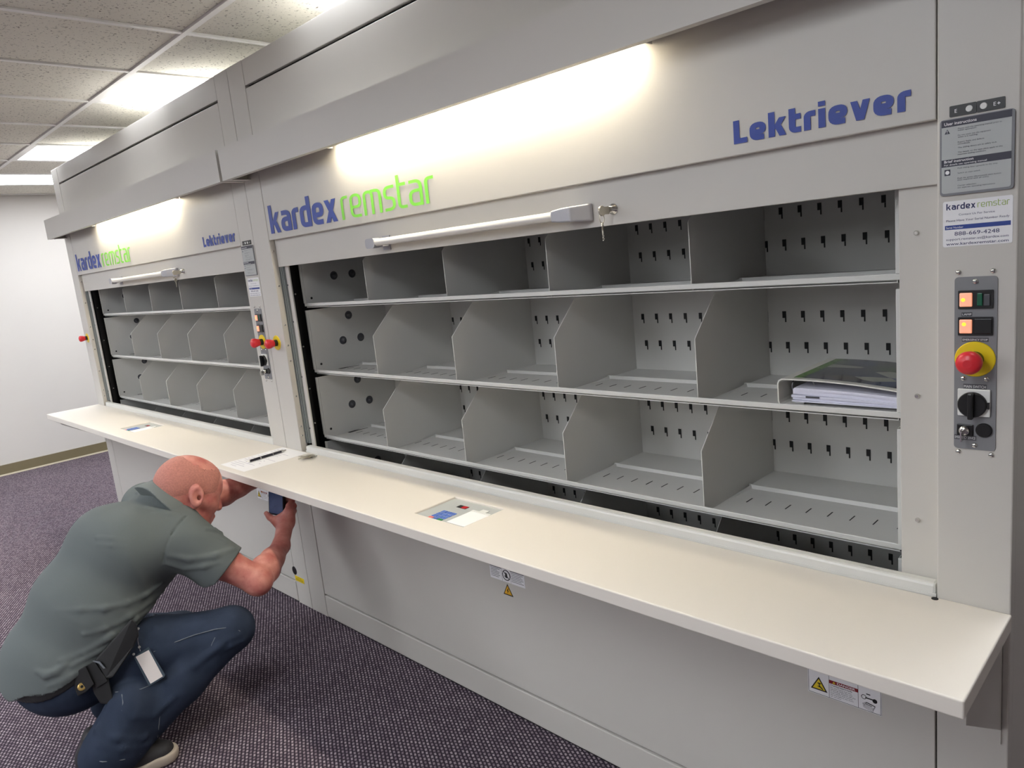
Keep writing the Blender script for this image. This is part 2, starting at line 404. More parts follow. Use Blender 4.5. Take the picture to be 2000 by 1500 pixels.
def cell_light(xa, xb, ya, yb):
    for (k, j) in LIGHTS:
        x1 = GX-GS*k; x0 = x1-GS; y0 = GY+GL*j; y1 = y0+GL
        if abs(xa-x0) < .01 and abs(xb-x1) < .01 and abs(ya-y0) < .01: return (k, j)
    return None
light_cells = []
for i in range(len(X_)-1):
    for j in range(len(Y_)-1):
        xa, xb, ya, yb = X_[i], X_[i+1], Y_[j], Y_[j+1]
        if xb-xa < .03 or yb-ya < .03: continue
        c = cell_light(xa, xb, ya, yb)
        if c: light_cells.append((c, xa, xb, ya, yb)); continue
        w, h = round(xb-xa, 3), round(yb-ya, 3)
        if (w, h) not in tile_cache:
            mb = MB(); mb.box(-w/2+.004, w/2-.004, -h/2+.004, h/2-.004, .014, .03)
            mb.box(-w/2+.016, w/2-.016, -h/2+.016, h/2-.016, .007, .0139)
            o = mb.build('ceiling_tile', tile_m, ceil); tile_cache[(w, h)] = o.data; 
        else:
            o = bpy.data.objects.new('ceiling_tile', tile_cache[(w, h)]); COL.objects.link(o); o.parent = ceil
        o.location = ((xa+xb)/2, (ya+yb)/2, ZC)
LBL = {(1, 0): 'lit ceiling light panel above the junction of the two carousels', (4, 0): 'lit ceiling light panel above the left end of the far carousel',
       (6, 0): 'lit ceiling light panel closest to the white end wall', (-2, 0): 'lit ceiling light panel above the middle of the near carousel',
       (-5, 0): 'lit ceiling light panel above the right end of the near carousel',
       }
for j, row in ((-2, 'row over the aisle'), (-3, 'added unseen row just behind the aisle'), (-4, 'added unseen second row from the carousels'), (-6, 'added unseen row farthest from the carousels')):
    for k, wh in ((5, 'nearest the end wall'), (4, 'nearest the end wall'), (3, 'nearest the end wall'), (2, 'second from the end wall'), (-1, 'third from the end wall'), (-4, 'nearest the right wall')):
        LBL[(k, j)] = 'ceiling light panel '+wh+' in the '+row
for c, xa, xb, ya, yb in light_cells:
    r = empty('ceiling_light', ((xa+xb)/2, (ya+yb)/2, ZC)); tag(r, LBL[c], 'ceiling light', 'recessed ceiling light panels')
    w, h = (xb-xa)/2-.013, (yb-ya)/2-.013
    mb = MB()
    for a, b, cc, d in ((-w, w, -h, -h+.022), (-w, w, h-.022, h), (-w, -w+.022, -h+.022, h-.022), (w-.022, w, -h+.022, h-.022)): mb.box(a, b, cc, d, .001, .022)
    mb.box(-w, w, -h, h, .022, .045)
    mb.build('light_frame', teem, r)
    mb = MB(); mb.box(-w+.022, w-.022, -h+.022, h-.022, .006, .0215); mb.build('light_lens', lens, r)

# ================================================================== CAROUSEL UNIT (built at the near unit's place)
X0, X1 = -2.917, -.264          # outer sides
PL, PR = -2.7855, -.3835        # inner edges of the two posts
HT, DEP = 2.332, 1.15
OFF = (-1.5905, .575, 0)
ZW = .7655
unit = empty('storage_carousel', OFF)
tag(unit, 'near grey vertical carousel with a white binder on its middle shelf', 'storage machine', 'vertical storage carousels')
def part(name, mb, m, parent=None):
    o = mb.build(name, m, parent or unit, OFF); return o
# carcass
m = MB(); m.box(X1-.012, X1-.001, .032, DEP, .004, HT-.002); part('side_panel', m, paint)
m = MB(); m.box(X0+.001, X0+.012, .032, DEP, .004, HT-.002); part('side_panel', m, paint)
m = MB(); m.box(X0+.013, X1-.013, DEP-.012, DEP-.001, .004, HT-.003); part('rear_panel', m, paint)
m = MB(); m.box(X0+.013, X1-.013, .032, DEP-.013, HT-.014, HT-.003); part('top_panel', m, paint)
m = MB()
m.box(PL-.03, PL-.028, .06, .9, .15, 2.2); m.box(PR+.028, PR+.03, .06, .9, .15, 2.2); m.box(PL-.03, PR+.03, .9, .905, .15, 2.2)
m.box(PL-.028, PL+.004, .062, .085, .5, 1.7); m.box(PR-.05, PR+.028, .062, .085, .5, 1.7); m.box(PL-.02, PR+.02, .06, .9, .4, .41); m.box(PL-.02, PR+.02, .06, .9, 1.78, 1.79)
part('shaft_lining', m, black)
# posts
pl = MB(); pl.box(X0+.0015, PL, 0, .031, .004, HT-.001, 0, .0025)
pl = part('post', pl, paint)
pr = MB(); pr.box(PR, X1-.0005, 0, .031, .004, HT-.001, 0, .0025)
pr = part('post', pr, paint)
m = MB(); m.box(PL-.002, PL+.0006, .0035, .0225, ZW+.002, 1.642); part('post_return', m, cream, pl)
for z in (.87, 1.0, 1.15, 1.30, 1.46, 1.60, .83, 1.215):
    m = MB(); m.lathe((PL+.0006, .012, z), (1, 0, 0), [(0, .0042), (.0016, .0042), (.003, .0025)], 12); part('screw', m, chrome, pl)
# door tracks and front strips
m = MB()
for k in range(4): m.box(PL+.001+k*.0078, PL+.0058+k*.0078, .0235+.0015*(k % 2), .04, ZW+.03, 1.72)
m.box(PL+.001, PL+.031, .034, .042, ZW+.03, 1.72); part('door_track', m, aludark)
m = MB()
for k in range(4): m.box(PR-.0058-k*.0078, PR-.001-k*.0078, .036+.0015*(k % 2), .05, ZW+.03, 1.72)
part('door_track', m, aludark)
m = MB(); m.box(PL+.0315, PL+.0595, .034, .040, ZW+.012, 1.72, 0, .001); st = part('front_strip', m, paint)
for z in (.86, 1.08, 1.31, 1.46):
    m = MB(); m.lathe((PL+.035, .034, z), (0, -1, 0), [(0, .0036), (.0015, .003)], 10); part('screw', m, darkgrey, st)
m = MB(); m.box(-.454, PR+.002, .0285, .034, ZW+.012, 1.72, 0, .001); st = part('front_strip', m, paint)
for z in (1.4545, 1.1514, .9043):
    m = MB(); m.lathe((-.424, .0285, z), (0, -1, 0), [(0, .0048), (.002, .0048), (.0045, .003)], 14); part('screw', m, chrome, st)
for z in (.87, 1.02, 1.2, 1.42):
    m = MB(); m.lathe((PL+.0041, .076, z), (1, 0, 0), [(0, .005), (.003, .005), (.005, .003)], 12); part('guide_bolt', m, chrome)
# fascia, upper panels
fa = MB(); fa.box(PL+.002, PR-.002, .001, .018, 1.6435, 2.226, 0, .002); fa = part('fascia_panel', fa, paint)
m = MB(); m.box(PL+.002, PR-.002, .001, .018, 2.2365, HT-.002, 0, .002); part('header_panel', m, paint)
m = MB(); m.box(PL+.001, PR-.001, .019, .03, 1.66, HT-.005); part('seam_backing', m, black)
m = MB(); logo(m, 'kardex', -2.7545, -2.2615, 1.6670, .0785, .225, .11, ax=1.55); part('logo_lettering', m, ink_blue, fa)
m = MB(); logo(m, 'remstar', -2.2337, -1.7233, 1.6670, .0785, .120, .17, ax=1.6); part('logo_lettering', m, ink_green, fa)
m = MB(); logo(m, 'Lektriever', -.757, -.4235, 1.6660, .0345, .300, .15, asc=1.36, ax=1.28); part('logo_lettering', m, ink_blue, fa)
# hood with tube
HX0, HX1, HY, HZ0, HZ1 = X0+.036, X1+.014, -.1063, 1.890, 2.012
hood = MB()
hood.box(HX0, HX1, HY, HY+.0025, HZ0, HZ1); hood.box(HX0, HX1, HY+.0026, -.0005, HZ1-.0025, HZ1-.0001)
hood.box(HX0, HX0+.0025, HY+.0026, -.0005, HZ0+.0001, HZ1-.0026); hood.box(HX1-.0025, HX1, HY+.0026, -.0005, HZ0+.0001, HZ1-.0026)
hood.box(HX0+.0026, HX1-.0026, HY+.0026, HY+.022, HZ0+.0001, HZ0+.0025)
hood.box(HX0+.0026, HX0+.03, HY+.023, -.0006, HZ0+.0005, HZ0+.003); hood.box(HX1-.03, HX1-.0026, HY+.023, -.0006, HZ0+.0005, HZ0+.003)
hood.box(-2.236, -2.233, HY+.003, -.0006, HZ0+.018, HZ1-.003); hood.box(-.940, -.937, HY+.003, -.0006, HZ0+.018, HZ1-.003)  # unseen baffle plates added to cut off the tube's light at its ends
hood = part('lamp_hood', hood, paint)
m = MB(); m.cyl((-2.195, -.025, 1.936), (-.978, -.025, 1.936), .0105, n=16); part('fluorescent_tube', m, tube_m, hood)
m = MB(); m.box(-2.225, -2.196, -.045, -.004, 1.920, 1.99); m.box(-.977, -.948, -.045, -.004, 1.920, 1.99); m.box(-2.225, -.948, -.045, -.004, 1.99, 2.008); part('lamp_holder', m, white_plastic, hood)
# sliding door
dr = MB(); dr.box(PL+.0085, PR-.0035, .0195, .0275, 1.5355, 1.70, 0, .0015); dr = part('sliding_door', dr, paint)
zb = 1.5735; yb_ = -.022
m = MB(); m.cyl((-2.02, yb_, zb), (-1.24, yb_, zb), .0118, n=20); part('handle_bar', m, alu, dr)
m = MB()
m.rrect(-2.068, -2.018, zb-.017, zb+.015, yb_-.013, yb_+.014, .010); m.box(-2.05, -2.006, yb_+.012, .0193, zb-.015, zb+.013, 0, .002); m.box(-2.04, -2.0, .0155, .0193, zb-.026, zb+.020)
part('handle_end', m, silver, dr)
m = MB()
sec = [(-1.243, .0155), (-1.215, .0175), (-1.175, .021), (-1.148, .022)]
vs_, n_ = [], 4
fr = [(-1.246, yb_-.013, yb_+.016, .0145), (-1.212, yb_-.014, .0193, .018), (-1.186, yb_-.008, .0193, .019), (-1.150, .010, .0193, .022)]
for x, y0, y1, h in fr: vs_ += [(x, y0, zb-h), (x, y0, zb+h*.95), (x, y1, zb+h), (x, y1, zb-h)]
fs_ = [(0, 1, 2, 3), (12, 15, 14, 13)]+[(k*4+i, (k+1)*4+i, (k+1)*4+(i+1) % 4, k*4+(i+1) % 4) for k in range(3) for i in range(4)]
m.add(vs_, fs_); o = part('handle_end', m, silver, dr); bevel(o, .004, 3, 20)
m = MB(); m.lathe((-1.0885, .0193, 1.573), (0, -1, 0), [(0, .0135), (.002, .0135), (.003, .0095), (.014, .009), (.016, .006)], 18); part('lock', m, chrome, dr)
m = MB(); m.box(-1.093, -1.090, -.022, .004, 1.562, 1.580); m.lathe((-1.0905, -.024, 1.5705), (1, 0, 0), [(-.002, .012), (.002, .012)], 16)
m.tube([(-1.0905+.0*math.cos(t), -.026+.009*math.cos(t), 1.552+.011*math.sin(t)) for t in [i*math.pi/8 for i in range(16)]], .001, 6, closed=True)
m.lathe((-1.0905, -.026, 1.534), (1, .5, 0), [(-.001, .0095), (.001, .0095)], 14); m.box(-1.0925, -1.0885, -.0275, -.0255, 1.500, 1.527)
m.box(-1.0925, -1.0865, -.0275, -.0255, 1.503, 1.506); m.box(-1.0925, -1.0868, -.0275, -.0255, 1.510, 1.513)
part('key', m, keym, dr)
# emergency stop on the left post
def estop(x, z, parent, y=0):
    a = MB(); a.lathe((x, y, z), (0, -1, 0), [(0, .0310), (.0015, .0310), (.002, .030)], 36)
    o1 = a.build('yellow_disc', yellow, parent, OFF)
    a = MB(); a.lathe((x, y-.0021, z), (0, -1, 0), [(0, .0140), (.014, .0140)], 24); a.build('collar', blackp, parent, OFF)
    a = MB(); a.lathe((x, y-.0162, z), (0, -1, 0), [(0, .0145), (.004, .0150), (.014, .0188), (.024, .0202), (.030, .0190), (.034, .0140), (.036, .0070)], 32)
    a.build('red_button', red, parent, OFF)
es = empty('emergency_stop', (0, 0, 0)); es.parent = unit; estop(-2.853, 1.2275, es)
# control panel on the right post
CP = MB(); CP.rrect(-.3555, -.2915, 1.0665, 1.3735, -.002, -.0001, .006); cp = part('control_panel', CP, midgrey)
for x, z in ((-.3497, 1.3816), (-.2984, 1.3816), (-.324, 1.3655), (-.3411, 1.1952), (-.3055, 1.1952), (-.3485, 1.0595), (-.2977, 1.0592), (-.323, 1.0746)):
    y = -.002 if 1.066 < z < 1.373 else 0
    m = MB(); m.lathe((x, y, z), (0, -1, 0), [(0, .0047), (.001, .0047), (.0028, .0036), (.0034, .0015)], 14); m.box(x-.0034, x+.0034, y-.0042, y-.0030, z-.0006, z+.0006, 1)
    part('screw', m, [chrome, darkgrey], cp)
for z0, z1, kind in ((1.3185, 1.3503, 0), (1.2720, 1.3041, 1)):
    m = MB(); m.rrect(-.3494, -.2972, z0, z1, -.005, -.0021, .0015); part('switch_housing', m, blackp, cp)
    m = MB(); m.box(-.3468, -.3275, -.008, -.0051, z0+.004, z1-.004, 0, .0015)
    m.lathe((-.341 if kind == 0 else -.3395, -.0081, (z0+z1)/2+(0 if kind == 0 else .004)), (0, -1, 0), [(0, .0032), (.0002, .0028)], 14, 1); part('lit_rocker', m, [neon, neon_hot], cp)
    if kind == 0:
        m = MB(); m.box(-.3205, -.3125, -.0075, -.0051, z0+.005, z1-.005, 0, .001); part('green_rocker', m, greenlens, cp)
        m = MB(); m.box(-.3105, -.3015, -.0075, -.0051, z0+.005, z1-.007, 0, .001); part('dark_rocker', m, darkgrey, cp)
    else:
        m = MB(); m.box(-.3245, -.2985, -.0065, -.0051, z0+.003, z1-.003, 0, .001); part('blank_cover', m, blackp, cp)
for x0, x1, z0, z1, t in ((-.3445, -.3283, 1.3053, 1.3123, 'LAMP'), (-.3436, -.3037, 1.2608, 1.2679, 'EMERGENCY STOP'), (-.3411, -.3056, 1.1768, 1.1856, 'MAIN SWITCH'), (-.3546, -.3205, 1.0832, 1.0917, 'EMERGENCY SERVICE')):
    m = MB(); m.box(x0, x1, -.0026, -.0021, z0, z1, 0); text(m, t, x0+.0012, z0+.0018, z1-z0-.0036, x1-.0012, -.0028, 1); part('name_plate', m, [darkgrey, white_print], cp)
es2 = empty('emergency_stop', (0, 0, 0)); es2.parent = unit; estop(-.3236, 1.2302, es2, -.0021)
ms = MB(); ms.box(-.3490, -.2992, -.007, -.0021, 1.1282, 1.1770, 0, .0015); ms = part('main_switch', ms, white_plastic, cp)
m = MB(); m.lathe((-.3255, -.0071, 1.150), (0, -1, 0), [(0, .0225), (.006, .0225), (.008, .021)], 32); m.box(-.3295, -.3215, -.027, -.0152, 1.126, 1.173, 0, .002); m.box(-.303, -.3, -.012, -.0071, 1.144, 1.155)
part('switch_knob', m, blackp, cp)
m = MB(); m.box(-.3500, -.3249, -.006, -.0021, 1.0915, 1.1122, 0, .001); part('key_switch_base', m, blackp, cp)
m = MB(); m.lathe((-.338, -.0061, 1.1015), (0, -1, 0), [(0, .0085), (.006, .008), (.007, .005)], 18); m.box(-.3395, -.3370, -.03, -.0125, 1.086, 1.1045); part('key', m, chrome, cp)
m = MB(); m.lathe((-.3087, -.0021, 1.1036), (0, -1, 0), [(0, .0127), (.003, .0127), (.004, .011)], 24); part('blanking_plug', m, blackp, cp)
# instruction plate
ip = MB(); ip.rrect(-.3780, -.2712, 1.5135, 1.6388, -.004, -.0001, .005); ip = part('instruction_plate', ip, framegrey)
m = MB(); m.rrect(-.3753, -.2750, 1.5172, 1.6374, -.0046, -.00405, .004); part('plate_face', m, plategrey, ip)
m = MB()
m.box(-.3753, -.2750, -.0050, -.0047, 1.6262, 1.6374); m.box(-.3753, -.2750, -.0050, -.0047, 1.5612, 1.5731)
m.prism([(-.3669, 1.6229), (-.3707, 1.6152), (-.3625, 1.6152)], 'y', -.0049, -.0047); m.box(-.3708, -.3620, -.0049, -.0047, 1.5469, 1.5568)
part('printed_band', m, ink_dark, ip)
m = MB()
text(m, 'User instructions', -.3712, 1.6290, .0050, -.3240, -.0052, 0, .01)
part('printed_text', m, white_print, ip); m = MB()
text(m, 'Brief instruction', -.3712, 1.5678, .0044, -.3280, -.0052, 0, .01); text(m, 'For details see operating manual', -.3712, 1.5630, .0030, -.3090, -.0052, 0)
m.lathe((-.3664, -.0050, 1.5518), (0, -1, 0), [(0, .0032), (.0003, .0032)], 16)
part('printed_text', m, white_print, ip); m = MB(); text(m, '!', -.36735, 1.6165, .0045, None, -.0052, 0, .02)
part('printed_text', m, white_print, ip)
m = MB()
for i, t in enumerate(('Please read the operating manual prior to', 'initial operation.', 'Do not reach into the equipment', 'when it is running.', 'Report faults and defects', 'immediately.', 'The sliding doors act as safety lock.', 'The details on the type plate apply to the', 'maximum loading conditions.')):
    z = (1.6205, 1.6175, 1.6095, 1.6065, 1.5985, 1.5955, 1.5895, 1.5820, 1.5785)[i]
    text(m, t, -.3510, z, .0023, -.3510+.00152*len(t), -.0050)
part('printed_text', m, ink_dark, ip); m = MB()
for i, t in enumerate(('Push sliding door upwards to the stop.', 'Switch on main switch.', 'Push the green (illuminated) start button', '(not required with all units).', 'Carrier selection:', 'see separate operating instructions.')):
    z = (1.5560, 1.5480, 1.5395, 1.5365, 1.5275, 1.5240)[i]
    text(m, t, -.3510, z, .0023, -.3510+.00152*len(t), -.0050)
part('printed_text', m, ink_dark, ip)
m = MB(); m.rrect(-.3644, -.3252, 1.642, 1.6597, -.002, -.0001, .0015); m.rrect(-.3246, -.2853, 1.642, 1.6597, -.002, -.0001, .0015)
for x in (-.3355, -.3150): m.lathe((x, -.0021, 1.6508), (0, -1, 0), [(0, .0052), (.001, .0048)], 18, 1)
text(m, 'E', -.3565, 1.6478, .0062, None, -.0023, 2); text(m, 'E', -.3010, 1.6478, .0062, None, -.0023, 2); text(m, '+', -.2960, 1.6478, .0062, None, -.0023, 2, .02)
part('indicator_plate', m, [blackp, white_plastic, white_print])
# contact sticker
ck = MB(); ck.rrect(-.3741, -.2722, 1.4262, 1.5037, -.0007, -.0001, .003); ck = part('contact_sticker', ck, white_print)
m = MB(); logo(m, 'kardex', -.3689, -.3254, 1.4890, .0078, .24, .16, y=-.0010, ax=1.05); part('printed_logo', m, ink_navy, ck)
m = MB(); logo(m, 'remstar', -.3225, -.2769, 1.4890, .0078, .12, .2, y=-.0010, ax=1.1); part('printed_logo', m, ink_olive, ck)
m = MB()
text(m, 'Contact Us For Service', -.3500, 1.4785, .0034, -.2975, -.0010); text(m, 'Please Have Your Serial Number Ready', -.3689, 1.4690, .0036, -.2769, -.0010)
text(m, '888-669-4248', -.3562, 1.4450, .0068, -.2905, -.0010); text(m, 'support.remstar.us@kardex.com', -.3689, 1.4370, .0042, -.2775, -.0010); text(m, 'www.kardexremstar.com', -.3689, 1.4290, .0048, -.2775, -.0010, 0, .008)
part('printed_text', m, ink_navy, ck)
m = MB(); m.box(-.3709, -.2749, -.0010, -.0008, 1.4555, 1.4628); text(m, 'Serial Number', -.3690, 1.4573, .0036, -.3430, -.0012, 1); part('printed_band', m, [bar_blue, white_print], ck)
# sill rail
m = MB(); m.box(PL+.036, PR-.001, .0005, .0275, ZW-.01, ZW+.026, 0, .006); m.box(PL+.036, PR-.001, -.0004, .004, ZW+.0005, ZW+.006); part('sill_rail', m, paint_edge)
# base
m = MB(); m.box(PL+.0035, PR-.0035, .001, .014, .1155, ZW-.034, 0, .0015); bp_ = part('base_panel', m, paint)
m = MB(); m.box(PL+.0035, PR-.0035, -.001, .014, .009, .108, 0, .003); part('plinth', m, paint)
m = MB(); m.box(PL+.001, PR-.001, .015, .028, .006, ZW-.035); m.box(X0+.004, X1-.004, .006, .05, 0, .006); part('seam_backing', m, black)  # black floor strip paints the shadow in the gap under the plinth
# hole and caution sticker at the foot of the right post
m = MB(); m.lathe((-.379+.0, -.0001, .163), (0, -1, 0), [(0, .0205), (.0012, .0195)], 24); part('cable_plug', m, blackp)
m = MB(); m.box(-.3905+.008, -.302, -.0008, -.0001, .115, .139); text(m, 'CAUTION', -.360, .132, .0045, -.325, -.001, 1)
for k in range(3): m.box(-.375, -.31, -.001, -.0009, .119+k*.004, .1202+k*.004, 1)
part('caution_sticker', m, [yellow, ink_black])
# danger sticker
def tri(mb, cx_, z0, w, h, y, mo, mi_):
    mb.prism([(cx_-w/2, z0), (cx_+w/2, z0), (cx_, z0+h)], 'y', y-.0002, y, mo)
    mb.prism([(cx_-w/2*.76, z0+h*.09), (cx_+w/2*.76, z0+h*.09), (cx_, z0+h*.85)], 'y', y-.0005, y-.0003, mi_)
ds = MB(); ds.box(-.6398, -.4857, .0003, .0009, .4690, .5350, 0, 0)
ds = part('danger_sticker', ds, white_print)
m = MB(); Y = .0002
for a, b, c, d in ((-.6385, -.4870, .4703, .4711), (-.6385, -.6378, .4703, .5340), (-.4877, -.4870, .4703, .5340), (-.5937, -.5930, .4703, .5340), (-.5328, -.5321, .4703, .5340)): m.box(a, b, Y-.0002, Y, c, d)
tri(m, -.6154, .4800, .0365, .0325, Y, 0, 1)
m.box(-.618, -.611, Y-.0008, Y-.0006, .4960, .4985); m.box(-.6155, -.6135, Y-.0008, Y-.0006, .4880, .4970)
m.prism([(-.6155, .4900), (-.6075, .4835), (-.6055, .4850), (-.6135, .4920)], 'y', Y-.0008, Y-.0006); m.box(-.6185, -.613, Y-.0008, Y-.0006, .4885, .4900)
m.box(-.5930, -.5328, Y-.0003, Y-.0001, .5060, .5140, 2); text(m, 'DANGER', -.5760, .5078, .0050, -.5380, Y-.0005, 3, .02)
m.prism([(-.5860, .5078), (-.5795, .5078), (-.58275, .5128)], 'y', Y-.0006, Y-.0004, 1)
text(m, 'Crushing hazard inside', -.5905, .5010, .0036, -.5450, Y-.0003, 0, .012)
for i, t in enumerate(('Do not reach into the', 'opening while the unit', 'is moving. Switch off the', 'main switch and remove', 'the key before any work', 'or service.')):
    text(m, t, -.5905, .4960-.0042*i, .0026, -.5905+.0021*len(t), Y-.0003)
m.lathe((-.4990, Y, .4985), (0, -1, 0), [(0, .0048), (.0004, .0048)], 16); m.box(-.5180, -.5010, Y-.0004, Y, .4990, .5015)
m.tube([(-.521+.0048*math.cos(t), Y-.0003, .5010+.0048*math.sin(t)) for t in [i*math.pi/8 for i in range(16)]], .0006, 4, closed=True); m.box(-.516, -.508, Y-.0004, Y, .5085, .5105)
for d in (0, .0035, .007):
    q = [(-.524+d*.3, .4850-d), (-.516, .4905-d*.2), (-.4985, .4870-d*.2), (-.5035, .4790-d)]
    m.tube([(a, Y-.0003, b) for a, b in q], .00035, 4, closed=True)
m.tube([(-.518, Y-.0003, .4862), (-.505, Y-.0003, .4838)], .0007, 4)
part('printed_warning', m, [ink_black, yellow2, ink_red, white_print], ds)
base_unit_children_done = True
# carriers
LIPS = (1.378, 1.0995, .8165, .537)
TX0, TX1, YS, YBK = -2.744, -.481, .100, .488
DIVS = (-2.2915, -1.8390, -1.3900, -.9345)
carriers = []
def carrier(lip):
    fl = lip-.0165
    c = MB()
    c.box(TX0, TX1, YS+.002, YBK, fl-.002, fl)                                  # floor
    c.box(TX0-.010, TX1+.010, YS-.003, YS+.0018, lip-.0125, lip, 1, .0015)       # front lip
    c.box(TX0, TX1, YBK+.0001, YBK+.002, fl-.002, lip+.236)                      # back
    for s_, x in ((-1, TX0), (1, TX1)):
        a, b = sorted((x, x+s_*.002)); c.box(a, b, YS+.002, YBK, fl-.002, lip+.249)
        a, b = sorted((x+s_*.0001, x+s_*.010)); c.box(a, b, YS-.006, YS+.0015, lip+.0002, lip+.249, 1, .0012)
    root = c.build('carrier', [paint_tray, paint_edge], unit, OFF)
    edges = [TX0]+list(DIVS)+[TX1]
    for x in DIVS:
        d = MB(); d.prism([(YS-.001, lip+.0003), (YS-.001, lip+.146), (.206, lip+.246), (YBK-.001, lip+.246), (YBK-.001, fl+.0006), (YS+.004, fl+.0006), (YS+.004, lip+.0003)], 'x', x-.0009, x+.0009)
        pts = [(x, YS-.0012, lip+.001), (x, YS-.0012, lip+.145), (x, .2055, lip+.2465)]
        d.tube(pts, .0013, 6, 1); d.build('divider', [paint_tray, paint_edge], root, OFF)
    r = MB()
    for a, b in zip(edges[:-1], edges[1:]):
        a += .006; b -= .006
        r.prism([(.318, fl), (.324, fl+.009), (.330, fl+.009), (.342, fl)], 'x', a, b)
        r.add([(a, .325, fl), (a+.012, .325, fl), (a+.006, .325, fl+.009), (a, .235, fl), (a+.010, .240, fl), (a+.004, .237, fl+.0005)],
              [(0, 1, 2), (3, 5, 4), (1, 4, 5, 2), (0, 2, 5, 3)])
    r.build('floor_rib', paint_tray, root, OFF)
    sl = MB()
    for k in range(-3, 44):
        x = -.6232-.0517*k
        if TX0+.02 < x < TX1-.02 and min(abs(x-d) for d in DIVS) > .01: sl.box(x-.0013, x+.0013, .216, .249, fl+.0001, fl+.0006)
    sl.box(TX0+.001, TX0+.020, .205, .30, fl+.0001, fl+.0006)
    tag(sl.build('floor_slits', black, root, OFF), kind='stuff')
    sl = MB()
    for zc, x0 in ((lip+.1495, -.6282), (lip+.0645, -.6210)):
        for k in range(-3, 44):
            x = x0-.0517*k
            if TX0+.012 < x < TX1-.012:
                sl.box(x-.0056, x+.0050, YBK-.0008, YBK-.0002, zc-.0050, zc+.0135); sl.box(x+.0014, x+.0050, YBK-.0008, YBK-.0002, zc-.0165, zc-.0051)
    tag(sl.build('back_slots', black, root, OFF), kind='stuff')
    for y, z in ((.248, lip+.1015), (.339, lip+.1015), (.2925, lip+.205)):
        if z > 1.56: continue
        b = MB(); b.lathe((TX0, y, z), (1, 0, 0), [(.0002, .0205), (.0008, .0195)], 24, 0); b.lathe((TX0, y, z), (1, 0, 0), [(.0009, .018), (.0012, .0175)], 24, 1)
        b.lathe((TX0+.0013, y, z), (1, 0, 0), [(0, .009), (.004, .009), (.006, .006), (.010, .0055), (.011, .003)], 14, 2)
        b.build('bolt_recess', [paint_edge, darkgrey, darkgrey], root, OFF)
    b = MB(); b.lathe((TX0, .128, lip+.0185), (1, 0, 0), [(.0002, .0052), (.0008, .005)], 14); b.build('peg_hole', black, root, OFF)
    return root
for l in LIPS: carriers.append(carrier(l))
# the far unit is a copy, one unit width to the left
unit2 = copy_tree(unit); unit2.location = (OFF[0]-2.653, OFF[1], OFF[2])
tag(unit2, 'far grey vertical carousel with empty shelves next to the white end wall', 'storage machine', 'vertical storage carousels')
# extra stickers only on the near unit
mk = MB(); mk.box(-1.6682, -1.5140, .0003, .0009, .4795, .5250); mk = part('notice_sticker', mk, white_print)
m = MB(); m.box(-1.6665, -1.6145, Y-.0002, Y, .5205, .5225); m.box(-1.5745, -1.5155, Y-.0002, Y, .5205, .5225)
for i in range(6):
    m.box(-1.664, -1.664+(.042, .030, .040, .038, .041, .035)[i], Y-.0002, Y, .5155-.0055*i, .5168-.0055*i); m.box(-1.572, -1.572+(.052, .045, .050, .053, .044, .053)[i], Y-.0002, Y, .5155-.0055*i, .5168-.0055*i)
m.tube([(-1.5935+.0165*math.cos(t), Y-.0003, .5035+.0165*math.sin(t)) for t in [i*math.pi/12 for i in range(24)]], .0013, 5, closed=True)
m.tube([(-1.605, Y-.0003, .515), (-1.582, Y-.0003, .492)], .0011, 5)
m.box(-1.5985, -1.5895, Y-.0004, Y, .4945, .5055)
for k in range(4): m.box(-1.5985+k*.0024, -1.5968+k*.0024, Y-.0004, Y, .5056, .5125-.001*abs(k-1))
m.box(-1.6025, -1.5986, Y-.0004, Y, .498, .5005); m.box(-1.6140, -1.6135, Y-.0002, Y, .4800, .5245); m.box(-1.5755, -1.5750, Y-.0002, Y, .4800, .5245)
part('printed_notice', m, ink_black, mk)
et = MB(); tri(et, -1.5940, .4350, .044, .0395, .0008, 0, 1)
et.prism([(-1.5925, .4590), (-1.5985, .4500), (-1.5945, .4500), (-1.5975, .4415), (-1.5900, .4515), (-1.5938, .4515), (-1.5900, .4590)], 'y', -.0006, .0001, 0); part('voltage_sticker', et, [ink_black, orange_y])

# ================================================================== WORKTOP (one continuous top for both units)
WX0, WX1, WY0, WZ0 = -5.560, -.2625, -.317, .7335
KP = [(-1.7117, -1.4937), (-1.7117-2.653, -1.4937-2.653)]; KY = (-.2305, -.0715)
wt = empty('worktop', ((WX0+WX1)/2, -.16, WZ0)); WO = tuple(wt.location)
tag(wt, 'long white laminate worktop running in front of both carousels', 'worktop')
m = MB()
gx = sorted([WX0, WX1]+[v for k in KP for v in k]); gy = [WY0, KY[0], KY[1], -.0006]
def hole(i, j): return j == 1 and any(abs(gx[i]-k[0]) < 1e-6 for k in KP)
vid = {}
def V_(i, j, t):
    k = (i, j, t)
    if k not in vid: vid[k] = len(m.v); m.v.append((gx[i], gy[j], ZW if t == 0 else (WZ0 if t == 1 else ZW-.007)))
    return vid[k]
def F_(*a): m.f.append(a); m.mi.append(0); m.sm.append(False)
nx, ny = len(gx)-1, 3
for i in range(nx):
    for j in range(ny):
        F_(V_(i, j, 1), V_(i, j+1, 1), V_(i+1, j+1, 1), V_(i+1, j, 1))
        if not hole(i, j): F_(V_(i, j, 0), V_(i+1, j, 0), V_(i+1, j+1, 0), V_(i, j+1, 0))
        else:
            F_(V_(i, j, 2), V_(i+1, j, 2), V_(i+1, j+1, 2), V_(i, j+1, 2))
            for (a, b) in (((i, j), (i+1, j)), ((i+1, j), (i+1, j+1)), ((i+1, j+1), (i, j+1)), ((i, j+1), (i, j))): F_(V_(*a, 0), V_(*b, 0), V_(*b, 2), V_(*a, 2))
